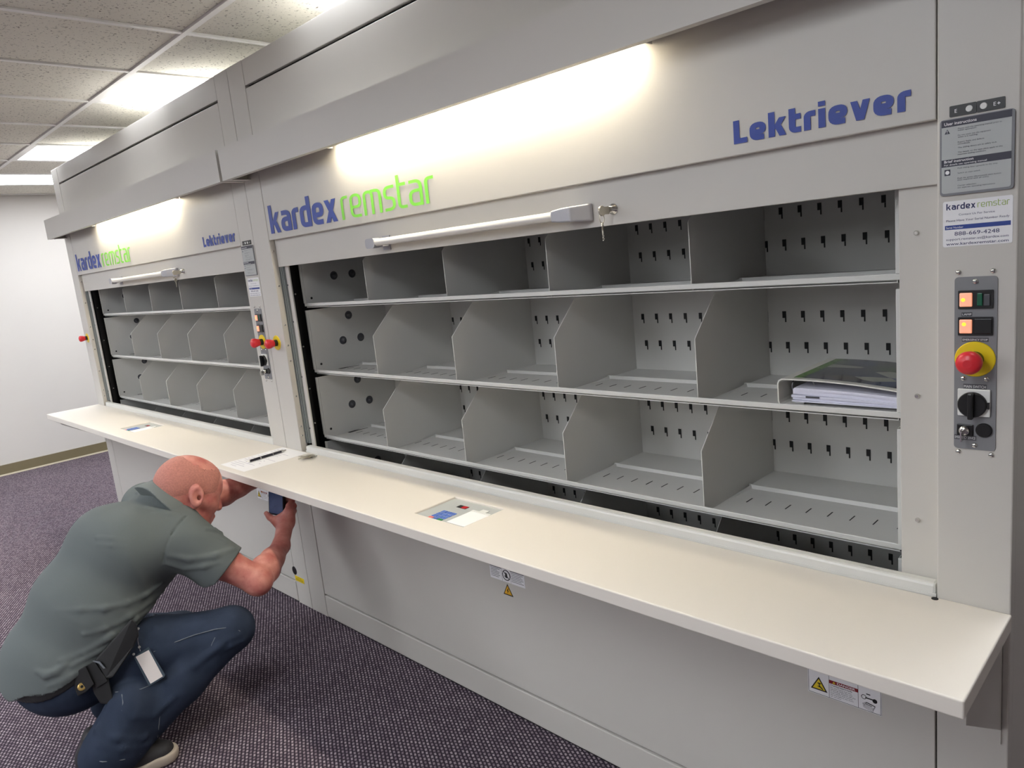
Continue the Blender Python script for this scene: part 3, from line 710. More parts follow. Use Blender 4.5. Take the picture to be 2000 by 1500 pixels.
for i in range(nx): F_(V_(i, 0, 0), V_(i, 0, 1), V_(i+1, 0, 1), V_(i+1, 0, 0)); F_(V_(i, ny, 0), V_(i+1, ny, 0), V_(i+1, ny, 1), V_(i, ny, 1))
for j in range(ny): F_(V_(0, j, 0), V_(0, j+1, 0), V_(0, j+1, 1), V_(0, j, 1)); F_(V_(nx, j, 0), V_(nx, j, 1), V_(nx, j+1, 1), V_(nx, j+1, 0))
slab = m.build('worktop_slab', laminate, wt, WO); bevel(slab, .0032, 3, 50)
for kx in KP:
    x0, x1 = kx[0]+.003, kx[1]-.003; y0, y1 = KY[0]+.003, KY[1]-.003; zt = ZW-.0045; dx = kx[0]+1.7117
    a = MB(); a.box(x0, x1, y0, y1, ZW-.0068, zt); kp = a.build('keypad_panel', plategrey, wt, WO)
    a = MB(); a.box(-1.6455+dx, -1.6060+dx, -.1250, -.1065, zt+.0001, zt+.001); a.box(-1.6270+dx, -1.6075+dx, -.1240, -.1075, zt+.0011, zt+.0013, 1); a.build('display', [blackp, disp], kp, WO)
    for r_ in range(4):
        for c_ in range(3):
            a = MB(); kxx = -1.6560+dx+c_*.0205; kyy = -.1640-r_*.0175
            mm_ = key_red if (r_ == 3 and c_ == 0) else key_green if (r_ == 3 and c_ == 2) else key_blue
            a.box(kxx, kxx+.0180, kyy-.0145, kyy, zt+.0001, zt+.0016, 0, .0005)
            if r_ < 3: text(a, str(r_*3+c_+1), kxx+.0068, kyy-.0105, .0062, None, zt+.0018, 1, plane='xy')
            elif c_ == 1: text(a, '0', kxx+.0068, kyy-.0105, .0062, None, zt+.0018, 1, plane='xy')
            a.build('key', [mm_, ink_navy], kp, WO)
    a = MB(); a.box(-1.5745+dx, -1.4985+dx, -.2240, -.1290, zt+.0001, zt+.0015); a.build('index_card', papr, kp, WO)
    a = MB(); a.box(-1.5750+dx, -1.4975+dx, -.1285, -.1200, zt+.0001, zt+.003, 0, .0008); a.box(-1.5500+dx, -1.5230+dx, -.1200, -.1020, zt+.0001, zt+.0025, 0, .001); a.build('card_clip', white_plastic, kp, WO)
a = MB(); a.lathe((-.3845, -.0085, ZW+.0001), (0, 0, 1), [(0, .0062), (.0003, .0062)], 16); a.build('notch', black, wt, WO)
for x in (-.2785, -5.548):
    a = MB(); a.prism([(-.250, WZ0-.0002), (-.250, .682), (-.0006, .528), (-.0006, WZ0-.0002)], 'x', x, x+.003); a.build('support_bracket', paint, wt, WO)
    a = MB(); a.box(x-.02, x+.003, -.004, -.0006, .50, WZ0-.0002); a.build('support_flange', paint, wt, WO)
for x in (-2.0, -4.6):
    a = MB(); a.prism([(-.250, WZ0-.0002), (-.250, .70), (-.0006, .62), (-.0006, WZ0-.0002)], 'x', x, x+.003); a.build('support_bracket', paint, wt, WO)

# ================================================================== THINGS ON THE WORKTOP AND SHELF
def thing(name, loc, label, cat, rz=0): return tag(empty(name, loc, rz), label, cat)
# sheet of paper
pp = thing('paper_sheet', (-2.828, -.148, ZW), 'printed white paper sheet on the worktop under the black pen', 'paper')
m = MB(); m.box(-.108, .108, -.1395, .1395, .0002, .0007); m.build('sheet', papr, pp)
m = MB()
for i in range(16):
    z = -.118+i*.0148; a = -.09+(.03 if i % 4 == 0 else 0); b = a+(.05, .12, .09, .15, .07)[i % 5]
    m.box(a, b, z, z+.0016, .0008, .0009)
for i in range(5): m.box(-.03+.02*i, -.02+.02*i, .07-.03*i, .0722-.03*i, .0008, .0009)
m.build('printed_lines', ink_pen, pp)
# pen
d = Vector((-2.8517+2.8386, -.0378+.2204, 0)); L = d.length
pn = thing('ballpoint_pen', (-2.8386, -.2204, ZW+.0009), 'black ballpoint pen with silver trim lying on the paper', 'pen', math.atan2(d.y, d.x))
R_ = .0052
m = MB(); m.cyl((.014, 0, R_), (.060, 0, R_), R_*.92, R_, 16); m.cyl((.065, 0, R_), (.160, 0, R_), R_, R_*.95, 16); m.build('barrel', pen_m, pn)
m = MB(); m.cyl((0, 0, R_), (.014, 0, R_), .0009, R_*.75, 14); m.cyl((.060, 0, R_), (.065, 0, R_), R_*1.02, R_*1.02, 16); m.cyl((.118, 0, R_), (.120, 0, R_), R_*1.06, R_*1.06, 16)
m.cyl((.160, 0, R_), (.172, 0, R_), R_*.9, R_*.8, 16); m.cyl((.172, 0, R_), (L, 0, R_), .0032, .003, 14); m.box(.128, .168, -.0015, .0015, 2*R_-.0006, 2*R_+.0012); m.build('metal_trim', chrome, pn)
# bunch of keys
kr = thing('key_bunch', (-2.632, -.045, ZW), 'bunch of small silver keys on a ring beside the paper', 'keys')
m = MB(); m.tube([(.014*math.cos(t), .012+.014*math.sin(t), .004+.002*math.sin(2*t)) for t in [i*math.pi/12 for i in range(24)]], .001, 6, closed=True); m.build('ring', steel, kr)
for i in range(8):
    a = MB(); a.lathe((0, -.010, 0), (0, 0, 1), [(0, .0105), (.0018, .0105)], 14); a.box(-.004, .004, -.056, -.019, .0002, .0017)
    for k in range(4): a.box(.004, .0056, -.054+.008*k, -.051+.008*k, .0002, .0017)
    o = a.build('key', keym, kr); o.location = (random.uniform(-.006, .006), random.uniform(.0, .02), .0005+.0021*i*.8); o.rotation_euler = (random.uniform(-.08, .02), random.uniform(-.12, .12), math.radians(-75+i*13))
# ring binder on the middle shelf
FZ = 1.0995-.0165
bd = thing('ring_binder', (-.735, .1065, FZ+.0094), 'white ring binder with printed cover lying flat on the middle shelf', 'binder')
BW, BD, BH, tk = .292, .27, .063, .0028
m = MB()
prof = [(0, 0), (BW, 0)]
outer = []
def topz(x): return BH-.020*(max(0, x-.04)/(BW-.04))**2
n = 14
xsn = [.010+(BW-.010)*i/n for i in range(n+1)]
poly_o = [(BW, 0), (.010, 0), (.003, .004), (0, .011), (0, BH-.011), (.003, BH-.004), (.010, BH)]+[(x, topz(x)) for x in xsn[1:]]
poly_i = [(x, topz(x)-tk) for x in reversed(xsn[1:])]+[(.011, BH-tk), (.005, BH-tk-.004), (tk, BH-.012), (tk, .012), (.005, tk+.003), (.011, tk), (BW, tk)]
def strip(mb, A, Bq, y0, y1, mi=0):
    k = len(A)
    v = [(p[0], y0, p[1]) for p in A]+[(p[0], y0, p[1]) for p in Bq]+[(p[0], y1, p[1]) for p in A]+[(p[0], y1, p[1]) for p in Bq]
    fs = []
    for i in range(k-1): fs += [(i, i+1, k+i+1, k+i), (2*k+i, 3*k+i, 3*k+i+1, 2*k+i+1), (i, 2*k+i, 2*k+i+1, i+1), (k+i, k+i+1, 3*k+i+1, 3*k+i)]
    fs += [(0, k, 3*k, 2*k), (k-1, 3*k-1, 4*k-1, 2*k-1)]
    mb.add(v, fs, mi)
strip(m, poly_o, list(reversed(poly_i)), 0, BD); m.build('cover', binder_w, bd)
m = MB()
for i in range(n-1):
    a, b = xsn[i+1], xsn[i+2]
    if b > BW-.008: b = BW-.008
    m.add([(a, .018, topz(a)+.0004), (b, .018, topz(b)+.0004), (b, BD-.006, topz(b)+.0004), (a, BD-.006, topz(a)+.0004)], [(0, 1, 2, 3)], 1 if i == 0 else 0)
m.build('cover_print', [binder_print, green_edge], bd)
for y in (.045, .135, .225):
    a = MB(); a.tube([(.040+.026*math.cos(t), y, .036+.027*math.sin(t)) for t in [i*math.pi/14 for i in range(28)]], .0016, 6, closed=True); a.build('ring', steel, bd)
a = MB(); a.box(.030, .052, .02, BD-.02, tk+.0002, tk+.007, 0, .001); a.build('ring_mechanism', steel, bd)
lay = [(.030, .0105, .0135), (.031, .0138, .0200), (.029, .0203, .0255), (.032, .0262, .0352), (.036, .0360, .0420)]
for i, (x0, z0, z1) in enumerate(lay):
    a = MB(); k = 10; A = []; Bq = []
    for q in range(k+1):
        x = x0+(BW-.012-i*.001-x0)*q/k; lift = (.004*math.exp(-(x-x0)/.03) if i in (1, 3) else 0); sg = -.0105*(q/k)**2*(i/4)
        A.append((x, z0+lift*.4+sg)); Bq.append((x, z1+lift+sg))
    strip(a, A, Bq, .006+.003*(i % 2), BD-.012); a.build('page_stack', papr2, bd)
a = MB(); a.box(.062, .092, .0052, .0058, .0208, .0250); a.build('index_tab', darkgrey, bd)

# ================================================================== PERSON (distance-field figure, one surface per garment and one for the body)
def pix(u, v, d):       # a point on the sight line of one photo pixel, at forward distance d from the lens
    a, b = (u-1000)/FPX*d, (v-750)/FPX*d
    q = [ROT[0][i]*a+ROT[1][i]*b+ROT[2][i]*d for i in range(3)]
    return np.array([q[0], q[2]-CAM_D, CAM_H-q[1]])
class Field:
    def __init__(s, lo, hi, h):
        s.lo = np.array(lo, float); s.h = h; s.n = np.ceil((np.array(hi)-s.lo)/h).astype(int)+1
        s.f = np.full(s.n, 1.0, np.float32)
    def win(s, lo, hi):
        a = np.clip(np.floor((np.array(lo)-s.lo)/s.h).astype(int), 0, s.n); b = np.clip(np.ceil((np.array(hi)-s.lo)/s.h).astype(int)+1, 0, s.n)
        if (b <= a).any(): return None, None
        ax = [s.lo[i]+s.h*np.arange(a[i], b[i]) for i in range(3)]
        X, Y_, Z = np.meshgrid(*ax, indexing='ij'); return tuple(slice(a[i], b[i]) for i in range(3)), np.stack([X, Y_, Z], -1)
    def comb(s, sl, d, k, op):
        f = s.f[sl]; d = d.astype(np.float32)
        if op == 'add':
            if k <= 0: s.f[sl] = np.minimum(f, d)
            else:
                h = np.clip(.5+.5*(f-d)/k, 0, 1); s.f[sl] = f*(1-h)+d*h-k*h*(1-h)
        elif op == 'sub':
            d = -d; h = np.clip(.5-.5*(f-d)/max(k, 1e-6), 0, 1); s.f[sl] = f*(1-h)+d*h+k*h*(1-h)
        elif op == 'and': s.f[sl] = np.maximum(f, d)
    def cone(s, a, b, ra, rb, k=.02, op='add', axis=None, sq=1.0):
        a = np.array(a, float); b = np.array(b, float); m_ = max(ra, rb)*max(1, sq)+k+.03
        sl, P_ = s.win(np.minimum(a, b)-m_, np.maximum(a, b)+m_)
        if sl is None: return
        ab = b-a; q = P_-a; t = np.clip((q@ab)/(ab@ab), 0, 1); r = q-t[..., None]*ab
        if axis is not None:
            ax = np.array(axis, float); ax /= np.linalg.norm(ax); c = r@ax; r = r-c[..., None]*ax*(1-1/sq)
        d = np.sqrt((r*r).sum(-1))-(ra+(rb-ra)*t)
        s.comb(sl, d, k, op)
    def chain(s, pts, rs, k=.02, **kw):
        for i in range(len(pts)-1): s.cone(pts[i], pts[i+1], rs[i], rs[i+1], k, **kw)
    def ell(s, c, rad, M_, k=.02, op='add'):
        c = np.array(c, float); rad = np.array(rad, float); m_ = rad.max()+k+.03
        sl, P_ = s.win(c-m_, c+m_)
        if sl is None: return
        q = (P_-c)@np.array(M_).T
        k0 = np.sqrt(((q/rad)**2).sum(-1)); k1 = np.sqrt(((q/rad**2)**2).sum(-1))+1e-9
        s.comb(sl, k0*(k0-1)/k1, k, op)
    def half(s, p, n, lo, hi):          # cut away what lies beyond the plane, inside a window
        n = np.array(n, float); n /= np.linalg.norm(n)
        sl, P_ = s.win(lo, hi)
        if sl is None: return
        s.comb(sl, (P_-np.array(p))@n, 0, 'and')
    def ripple(s, fn, lo, hi):
        sl, P_ = s.win(lo, hi)
        s.f[sl] += fn(P_).astype(np.float32)
    def mesh(s, name, m_, parent, smooth=2):
        f = s.f; sg = f < 0; nx, ny, nz = f.shape
        cs = np.zeros((nx-1, ny-1, nz-1), np.int8)
        C8 = [(i, j, k) for i in (0, 1) for j in (0, 1) for k in (0, 1)]
        for i, j, k in C8: cs += sg[i:nx-1+i, j:ny-1+j, k:nz-1+k]
        cell = (cs > 0) & (cs < 8); ijk = np.argwhere(cell); N = len(ijk)
        idx = np.full(cell.shape, -1, np.int64); idx[cell] = np.arange(N)
        acc = np.zeros((N, 3)); cnt = np.zeros(N)
        for a in range(8):
            for b in range(a+1, 8):
                ca, cb = np.array(C8[a]), np.array(C8[b])
                if np.abs(ca-cb).sum() != 1: continue
                A, B = ijk+ca, ijk+cb; fa, fb = f[tuple(A.T)], f[tuple(B.T)]
                w = (fa < 0) != (fb < 0); t = np.where(w, fa/np.where(w, fa-fb, 1), 0)
                acc[w] += (A+(B-A)*t[:, None])[w]; cnt[w] += 1
        V = s.lo+s.h*acc/cnt[:, None]
        quads = []
        for ax in range(3):
            d = [0, 0, 0]; d[ax] = 1
            A = sg[:nx-d[0], :ny-d[1], :nz-d[2]]; B = sg[d[0]:, d[1]:, d[2]:]
            e = np.argwhere(A != B); u, v = [(1, 2), (2, 0), (0, 1)][ax]
            e = e[(e[:, u] > 0) & (e[:, v] > 0) & (e[:, u] < f.shape[u]-1) & (e[:, v] < f.shape[v]-1)]
            def cid(du, dv):
                q = e.copy(); q[:, u] -= du; q[:, v] -= dv; return idx[tuple(q.T)]
            q = np.stack([cid(1, 1), cid(0, 1), cid(0, 0), cid(1, 0)], 1)
            inv = ~sg[tuple(e.T)]; q[inv] = q[inv][:, ::-1]; quads.append(q)
        Q = np.concatenate(quads); Q = Q[(Q >= 0).all(1)]
        for _ in range(smooth):
            S = np.zeros_like(V); c_ = np.zeros(N)
            for i in range(4):
                a, b = Q[:, i], Q[:, (i+1) % 4]
                np.add.at(S, a, V[b]); np.add.at(S, b, V[a]); np.add.at(c_, a, 1); np.add.at(c_, b, 1)
            V = V*.5+.5*S/np.maximum(c_, 1)[:, None]
        me = bpy.data.meshes.new(name); off = np.array(parent.location)
        me.vertices.add(N); me.vertices.foreach_set('co', (V-off).astype(np.float32).ravel())
        me.loops.add(len(Q)*4); me.loops.foreach_set('vertex_index', Q.astype(np.int32).ravel())
        me.polygons.add(len(Q)); me.polygons.foreach_set('loop_start', np.arange(0, len(Q)*4, 4, dtype=np.int32))
        me.polygons.foreach_set('use_smooth', np.ones(len(Q), bool))
        me.update(calc_edges=True); me.validate()
        me.materials.append(m_)
        o = bpy.data.objects.new(name, me); COL.objects.link(o); o.parent = parent
        return o
UP = np.array([0, 0, 1.])
Fd = np.array([-.17, .985, 0]); Fd /= np.linalg.norm(Fd); Rd = np.array([Fd[1], -Fd[0], 0])
def nrm(v): return v/np.linalg.norm(v)
hipR = pix(165, 1300, 2.36); pel = hipR-.1*Rd; hipL = hipR-.2*Rd
kneeR = pix(452, 1228, 2.46); ankR = pix(232, 1455, 2.31)
C7 = pix(303, 964, 2.50); shR = pix(360, 1060, 2.45); elR = pix(503, 1134, 2.50); wrR = pix(549, 1066, 2.71)
shL = C7-.20*Rd+Fd*.06-UP*.085; elL = pix(402, 976, 2.86); wrL = pix(505, 936, 2.99)
kneeL = np.array([-2.80, -.60, .21]); ankL = np.array([-2.77, -.86, .09])
pers = tag(empty('person', (pel[0], pel[1], 0)), 'crouching person in grey polo and jeans holding a phone under the worktop', 'person')
# head frame
hy = nrm(np.array([-.06, 1., 0])); pit = math.radians(24)
hf = math.cos(pit)*hy-math.sin(pit)*UP; hu = math.sin(pit)*hy+math.cos(pit)*UP; hr = np.cross(hf, hu)
HM = np.array([hf, hu, hr]); HC = pix(369, 960, 2.56); HS = 1.07
def hp(f_, u_, r_): return HC+HS*(hf*f_+hu*u_+hr*r_)
body = Field((-3.1, -1.15, .15), (-2.1, -.05, 1.0), .004)
def hell(c, r, k=.02, op='add', M_=HM): body.ell(hp(*c), np.array(r)*HS, M_, k*HS, op)
hell((-.012, .032, 0), (.100, .086, .078)); hell((.034, .015, 0), (.066, .078, .068), .03); hell((.034, -.035, 0), (.058, .078, .064), .03)
hell((.038, -.078, 0), (.052, .044, .052), .025); hell((.074, -.104, 0), (.020, .020, .026), .02)
hell((-.060, .005, 0), (.045, .060, .062), .03)
for s_ in (-1, 1):
    body.cone(hp(.084, .020, .012*s_), hp(.074, .018, .046*s_), .011, .009, .012)
    hell((.098, -.002, .033*s_), (.014, .011, .016), .008, 'sub'); hell((.078, -.003, .032*s_), (.013, .012, .013), .004)
    body.cone(hp(.070, -.035, .040*s_), hp(.030, -.025, .062*s_), .018, .016, .02)
    body.cone(hp(.022, -.075, .046*s_), hp(-.014, -.048, .056*s_), .016, .014, .02)
    # ear: shell, rim, lobe, hollow
    em = np.array([nrm(hf+.25*hu), nrm(hu-.25*hf), hr]); ea = nrm(hr*s_-.35*hf)
    ec = hp(-.012, -.004, .080*s_)
    e2 = np.array([nrm(np.cross(hu-.25*hf, ea)), nrm(hu-.25*hf), ea])
    body.ell(ec+ea*.005, np.array((.0225, .037, .0085))*HS, e2, .004)
    body.ell(ec+ea*.0155-hu*.000+hf*.004, np.array((.0135, .0235, .0085))*HS, e2, .003, 'sub'); body.ell(ec+ea*.006-hu*.006+hf*.010, np.array((.006, .008, .008))*HS, e2, .002, 'sub')
    body.cone(hp(-.006, -.040, .074*s_), hp(-.004, -.034, .077*s_), .009, .009, .006)
body.cone(hp(.094, .004, 0), hp(.112, -.040, 0), .010, .015, .012); 
for s_ in (-1, 1): body.cone(hp(.100, -.044, .010*s_), hp(.098, -.044, .014*s_), .009, .008, .008)
body.cone(hp(.093, -.070, -.018), hp(.093, -.070, .018), .008, .008, .008); body.cone(hp(.090, -.083, -.014), hp(.090, -.083, .014), .008, .008, .008)
# neck, trunk core, arms
NB = pix(338, 970, 2.545); nk = nrm(Fd*.85+UP*.50+Rd*.08)
body.cone(hp(-.030, -.030, 0), NB-nk*.04, .062, .062, .03); body.cone(hp(.0, -.06, 0), NB+Fd*.01-UP*.06, .050, .055, .03)
body.cone(C7+Fd*.04-UP*.12, pel+UP*.12, .075, .10, .04)
body.cone(C7+Fd*.04-UP*.085, shR, .042, .050, .03); body.cone(C7+Fd*.04-UP*.085, shL, .042, .050, .03)
def arm(S, E, W, k=.02, side=1):
    mid = (S+E)/2; body.cone(S, mid, .056, .054, k); body.cone(mid, E, .053, .046, k)
    d = nrm(W-E); a = E+d*.07; body.cone(E, a, .044, .049, k); body.cone(a, E+(W-E)*.6, .049, .039, k); body.cone(E+(W-E)*.6, W, .038, .029, k, axis=Rd, sq=1.15)
    body.ell(E-nrm(((S+W)/2-E))*.012, (.030, .030, .030), np.eye(3), .03)
arm(shR, elR, wrR); arm(shL, elL, wrL)
# right hand around the phone
PH0 = pix(541, 1006, 2.83)                      # bottom centre of the phone
pyaw = math.radians(18); pu = nrm(np.array([.02, .14, 1.])); px_ = np.array([math.cos(pyaw), math.sin(pyaw), 0]); px_ = nrm(px_-pu*(px_@pu)); pn_ = -np.cross(pu, px_)
def ph(x, n_, u): return PH0+px_*x+pn_*n_+pu*u
palm = ph(.040, -.004, -.022); kn0 = ph(.052, -.010, .012)
body.cone(wrR, palm, .029, .032, .02, axis=px_, sq=1.0); body.cone(palm, kn0, .030, .024, .02); body.cone(palm, ph(.02, .012, -.020), .026, .022, .02)
fing = [[(.056, -.006, .040), (.052, -.028, .058), (.018, -.030, .066), (-.012, -.027, .066)],
        [(.060, -.010, .020), (.055, -.034, .036), (.016, -.034, .044), (-.020, -.028, .046)],
        [(.058, -.014, .000), (.052, -.036, .014), (.014, -.036, .022), (-.018, -.029, .024)],
        [(.044, -.010, -.020), (.030, -.018, -.026), (.000, -.014, -.026), (-.030, -.006, -.024)]]
for i, fg in enumerate(fing):
    rr = (.0105, .0105, .0100, .0088)[i]
    pts = [palm*.5+ph(*fg[0])*.5]+[ph(*q) for q in fg]
    body.chain(pts, [rr*1.3, rr*1.12, rr*1.05, rr, rr*.86], .006)
body.chain([ph(.030, .012, -.030), ph(.012, .024, -.014), ph(-.012, .026, -.004), ph(-.034, .022, .008)], [.017, .0145, .012, .0095], .006)
# left hand, reaching flat under the top
dL = nrm(wrL-elL); lp = wrL+dL*.055; sideL = nrm(np.cross(dL, UP))
body.cone(wrL, lp, .028, .030, .015)
for i in range(4):
    b0 = lp+sideL*(.026-.0175*i)+dL*.02; L_ = (.075, .085, .080, .062)[i]
    body.chain([b0, b0+dL*L_*.5-UP*.004, b0+dL*L_-UP*.018], [.0105, .0098, .0085], .004)
body.chain([wrL+dL*.02-sideL*.018, wrL+dL*.055-sideL*.045-UP*.008, wrL+dL*.09-sideL*.052-UP*.012], [.014, .012, .0095], .006)
bo = body.mesh('body', skin, pers)
# cropped hair: a thin cap that follows the skull on the sides and back
hair = Field(HC-.2, HC+.2, .0035)
def hh(c, r, k=.02, op='add'): hair.ell(hp(*c), (np.array(r)+.0010)*HS, HM, k*HS, op)
hh((-.012, .032, 0), (.100, .086, .078)); hh((.034, .015, 0), (.066, .078, .068), .03); hh((-.060, .005, 0), (.045, .060, .062), .03)
def hair_cut(P_):
    q = (P_-HC)/HS; f_ = q@hf; u_ = q@hu; r_ = np.abs(q@hr)
    wob = .004*np.sin(f_*260)*np.sin(u_*190)
    top = (u_-(.088+.28*(f_+.06)*(f_ < .02)*0)-wob)                  # bald crown
    crown = .062-np.sqrt((f_-.005)**2+(r_*1.0)**2)+wob
    lim1 = np.where(u_ > .06, crown, -1)
    lim2 = (f_-.052-.25*u_)                                           # temples
    lim3 = (-.012-u_)-1.3*np.maximum(0, -.02-f_)*1.0                    # lower edge falls towards the nape
    return np.maximum(np.maximum(lim1, lim2), lim3)*HS
sl, P_ = hair.win(HC-.2, HC+.2); hair.f[sl] = np.maximum(hair.f[sl], hair_cut(P_))
hair.mesh('cropped_hair', hairm, pers, 1)
# shirt
shirt = Field((-3.12, -1.33, .18), (-2.15, -.30, .95), .0045)
sp1 = pel+UP*.02-Fd*.02; sp2 = pel+.33*(C7-pel)-Fd*.03+UP*.01; sp3 = pel+.66*(C7-pel)-Fd*.02+UP*.015; sp4 = C7-UP*.105+Fd*.02
shirt.cone(sp1-UP*.08-Fd*.035, sp1-Fd*.01, .152, .152, .04, axis=Rd, sq=1.42); shirt.cone(sp1-UP*.03, sp2, .150, .152, .04, axis=Rd, sq=1.42); shirt.cone(sp2, sp3, .148, .135, .05, axis=Rd, sq=1.42); shirt.cone(sp3, sp4, .130, .088, .05, axis=Rd, sq=1.6)
shirt.cone(sp1+Fd*.085+UP*.05, sp3+Fd*.07-UP*.08, .115, .105, .06, axis=Rd, sq=1.3)
shirt.cone(sp4, C7+Fd*.01-UP*.055, .080, .050, .05)
shirt.cone(C7-UP*.065+Fd*.005, shR, .046, .072, .05); shirt.cone(C7-UP*.065+Fd*.005, shL, .050, .070, .05)
shirt.cone(sp3+Rd*.10+UP*.02, shR, .10, .078, .05)
# sleeves: loose, cut off square at the hem, hollow
def sleeve(S, E, t, r0, r1, dn, hemn=None):
    d = nrm(E-S); h_ = S+(E-S)*t
    shirt.cone(S, h_+dn*.3, r0, r1*.9, .03); shirt.cone(S+d*.05, h_+d*.02+dn, r0*.95, r1, .03)
    lo, hi = np.minimum(h_, h_)-.16, h_+.16
    nn = d if hemn is None else nrm(hemn)
    sl, P_ = shirt.win(h_-.17, h_+.17)
    pl_ = (P_-h_)@nn; near = np.sqrt((((P_-h_)-((P_-h_)@nn)[..., None]*nn)**2).sum(-1))
    w = near < .16
    cut = np.where(w & (pl_ > -.02), pl_, -1).astype(np.float32); shirt.f[sl] = np.maximum(shirt.f[sl], cut)
    shirt.cone(h_-d*.035+dn*.8, h_+d*.1+dn, r1*.80, r1*.94, .004, 'sub')
dn = nrm(np.cross(nrm(elR-shR), nrm(np.cross(nrm(elR-shR), UP))))
dn = dn if dn[2] < 0 else -dn
sleeve(shR, elR, .60, .080, .083, dn*.030, nrm(elR-shR)*1.0+dn*.10)
sleeve(shL, elL, .55, .078, .080, np.array([0, 0, -.015]))
# folds: raised creases from armpit to hip, across the sleeve, and over the shoulder blade
def on(u, v, d): return pix(u, v, d)
def surf(u, v, d0=1.9, d1=3.0):           # first point of the shirt on a sight line
    for d in np.arange(d0, d1, .004):
        p = pix(u, v, d); i = np.round((p-shirt.lo)/shirt.h).astype(int)
        if (i < 0).any() or (i >= shirt.n).any(): continue
        if shirt.f[tuple(i)] < 0: return p
    return None
def fold(uv, r, k=.012, inset=.003, op='add'):
    pts = [surf(*q) for q in uv]; pts = [p for p in pts if p is not None]
    if len(pts) < 2: return
    cdir = [nrm(np.array([0, -CAM_D, CAM_H])-p) for p in pts]
    pts = [p-c*(r*.30)*(1 if op == 'add' else -.3) for p, c in zip(pts, cdir)]
    m_ = len(pts); shirt.chain(pts, [r*(.45+.55*math.sin(math.pi*(i+.5)/m_)) for i in range(m_)], k, op=op)
FOLDS_ADD = [([(115, 1192), (160, 1190), (205, 1188), (245, 1178), (285, 1160), (312, 1140)], .010), ([(165, 1238), (205, 1226), (250, 1204), (290, 1175), (318, 1152)], .010),
  ([(120, 1290), (165, 1272), (215, 1242), (262, 1208), (300, 1180), (322, 1160)], .012), ([(140, 1300), (190, 1272), (240, 1238), (290, 1200)], .009),
  ([(330, 1083), (370, 1090), (420, 1086), (455, 1074)], .009), ([(322, 1098), (360, 1108), (400, 1106), (430, 1098)], .007), ([(408, 1046), (425, 1050), (440, 1058)], .006), ([(400, 1034), (418, 1036), (432, 1042)], .006),
  ([(205, 962), (218, 972), (224, 984)], .006), ([(222, 956), (234, 966), (240, 980)], .006), ([(268, 962), (300, 972), (328, 984)], .006), ([(280, 976), (310, 986), (338, 996)], .005), ([(285, 990), (320, 999), (350, 1006)], .006),
  ([(300, 1003), (335, 1006), (362, 1004)], .006), ([(190, 1050), (220, 1052), (245, 1056)], .005), ([(192, 1064), (220, 1066), (248, 1068)], .005), ([(75, 1310), (92, 1318), (110, 1312), (130, 1296)], .011), ([(95, 1340), (120, 1330), (145, 1316)], .009)]
FOLDS_SUB = [([(330, 1052), (322, 1075), (318, 1100)], .004), ([(365, 1008), (345, 1028), (332, 1050)], .004)]
for i_, (uv, r) in enumerate(FOLDS_ADD): fold(uv, r*(1.7 if 3 < i_ < 8 else 1.3), .005)
for uv, r in FOLDS_SUB: fold(uv, r, .003, op='sub')
# hem: follows the belt
hemp = pel+UP*.062; hn = nrm(-UP+.42*Fd)
sl, P_ = shirt.win((-3.12, -1.33, .18), (-2.15, -.30, .60))
pl_ = (P_-hemp)@hn-.006*np.sin((P_@Rd)*40)
shirt.f[sl] = np.maximum(shirt.f[sl], np.where((pl_ > -.03) & ((P_-shR)@UP < -.12), pl_, -1).astype(np.float32))
# neck opening
shirt.cone(NB+nk*.006, NB+nk*.2, .066, .12, .008, 'sub')
shirt.mesh('polo_shirt', shirt_m, pers, 1)
# collar: two short folded flaps around the neck
col_ = Field(C7-.16, C7+.18, .0035)
c0 = NB-nk*.036; ux = nrm(np.cross(nk, Rd)); 
col_.cone(c0-nk*.030, c0+nk*.060, .118, .077, .0)
sl, P_ = col_.win(C7-.16, C7+.18); h_ = (P_-c0)@nk; ang = (P_-c0)@Fd
wob_ = .004*np.sin(((P_-c0)@Rd)*45)
col_.f[sl] = np.maximum(col_.f[sl], np.maximum(h_-.048, -h_-.020+wob_).astype(np.float32))
col_.cone(c0+nk*.020, c0+nk*.09, .076, .068, .003, 'sub')
col_.mesh('collar', collar_m, pers)
# jeans
jeans = Field((-3.05, -1.33, .0), (-2.15, -.40, .56), .0045)
jeans.cone(hipL-Fd*.03+Rd*.01-UP*.005, hipR-Fd*.03-Rd*.01-UP*.005, .118, .118, .05); jeans.cone(pel-Fd*.055-UP*.025+Rd*.02, pel-Fd*.03+UP*.05, .116, .112, .05, axis=Rd, sq=1.3); jeans.cone(pel+UP*.0, pel+UP*.1+Fd*.03, .11, .10, .05, axis=Rd, sq=1.35)
def leg(H_, K_, A_, flare):
    m1 = (H_+K_)/2; jeans.cone(H_, m1, .112, .096, .04); jeans.cone(m1, K_, .094, .072, .03)
    d = nrm(A_-K_); m2 = K_+(A_-K_)*.45; jeans.cone(K_, m2, .070, .072, .025); jeans.cone(m2, A_+d*.02, .072, flare, .03)
leg(hipR, kneeR, ankR, .078); leg(hipL, kneeL, ankL, .066)
jeans.cone(m_a := pix(255, 1380, 2.29), pix(225, 1455, 2.27), .072, .082, .04); jeans.cone(pix(225, 1440, 2.27), pix(195, 1478, 2.27), .066, .058, .03)
jeans.half((0, 0, .030), (0, .0, -1), (-3.05, -1.33, 0), (-2.15, -.40, .06))
def jsurf(u, v):
    for d in np.arange(1.9, 3.0, .004):
        p = pix(u, v, d); i = np.round((p-jeans.lo)/jeans.h).astype(int)
        if (i < 0).any() or (i >= jeans.n).any(): continue
        if jeans.f[tuple(i)] < 0: return p
    return None
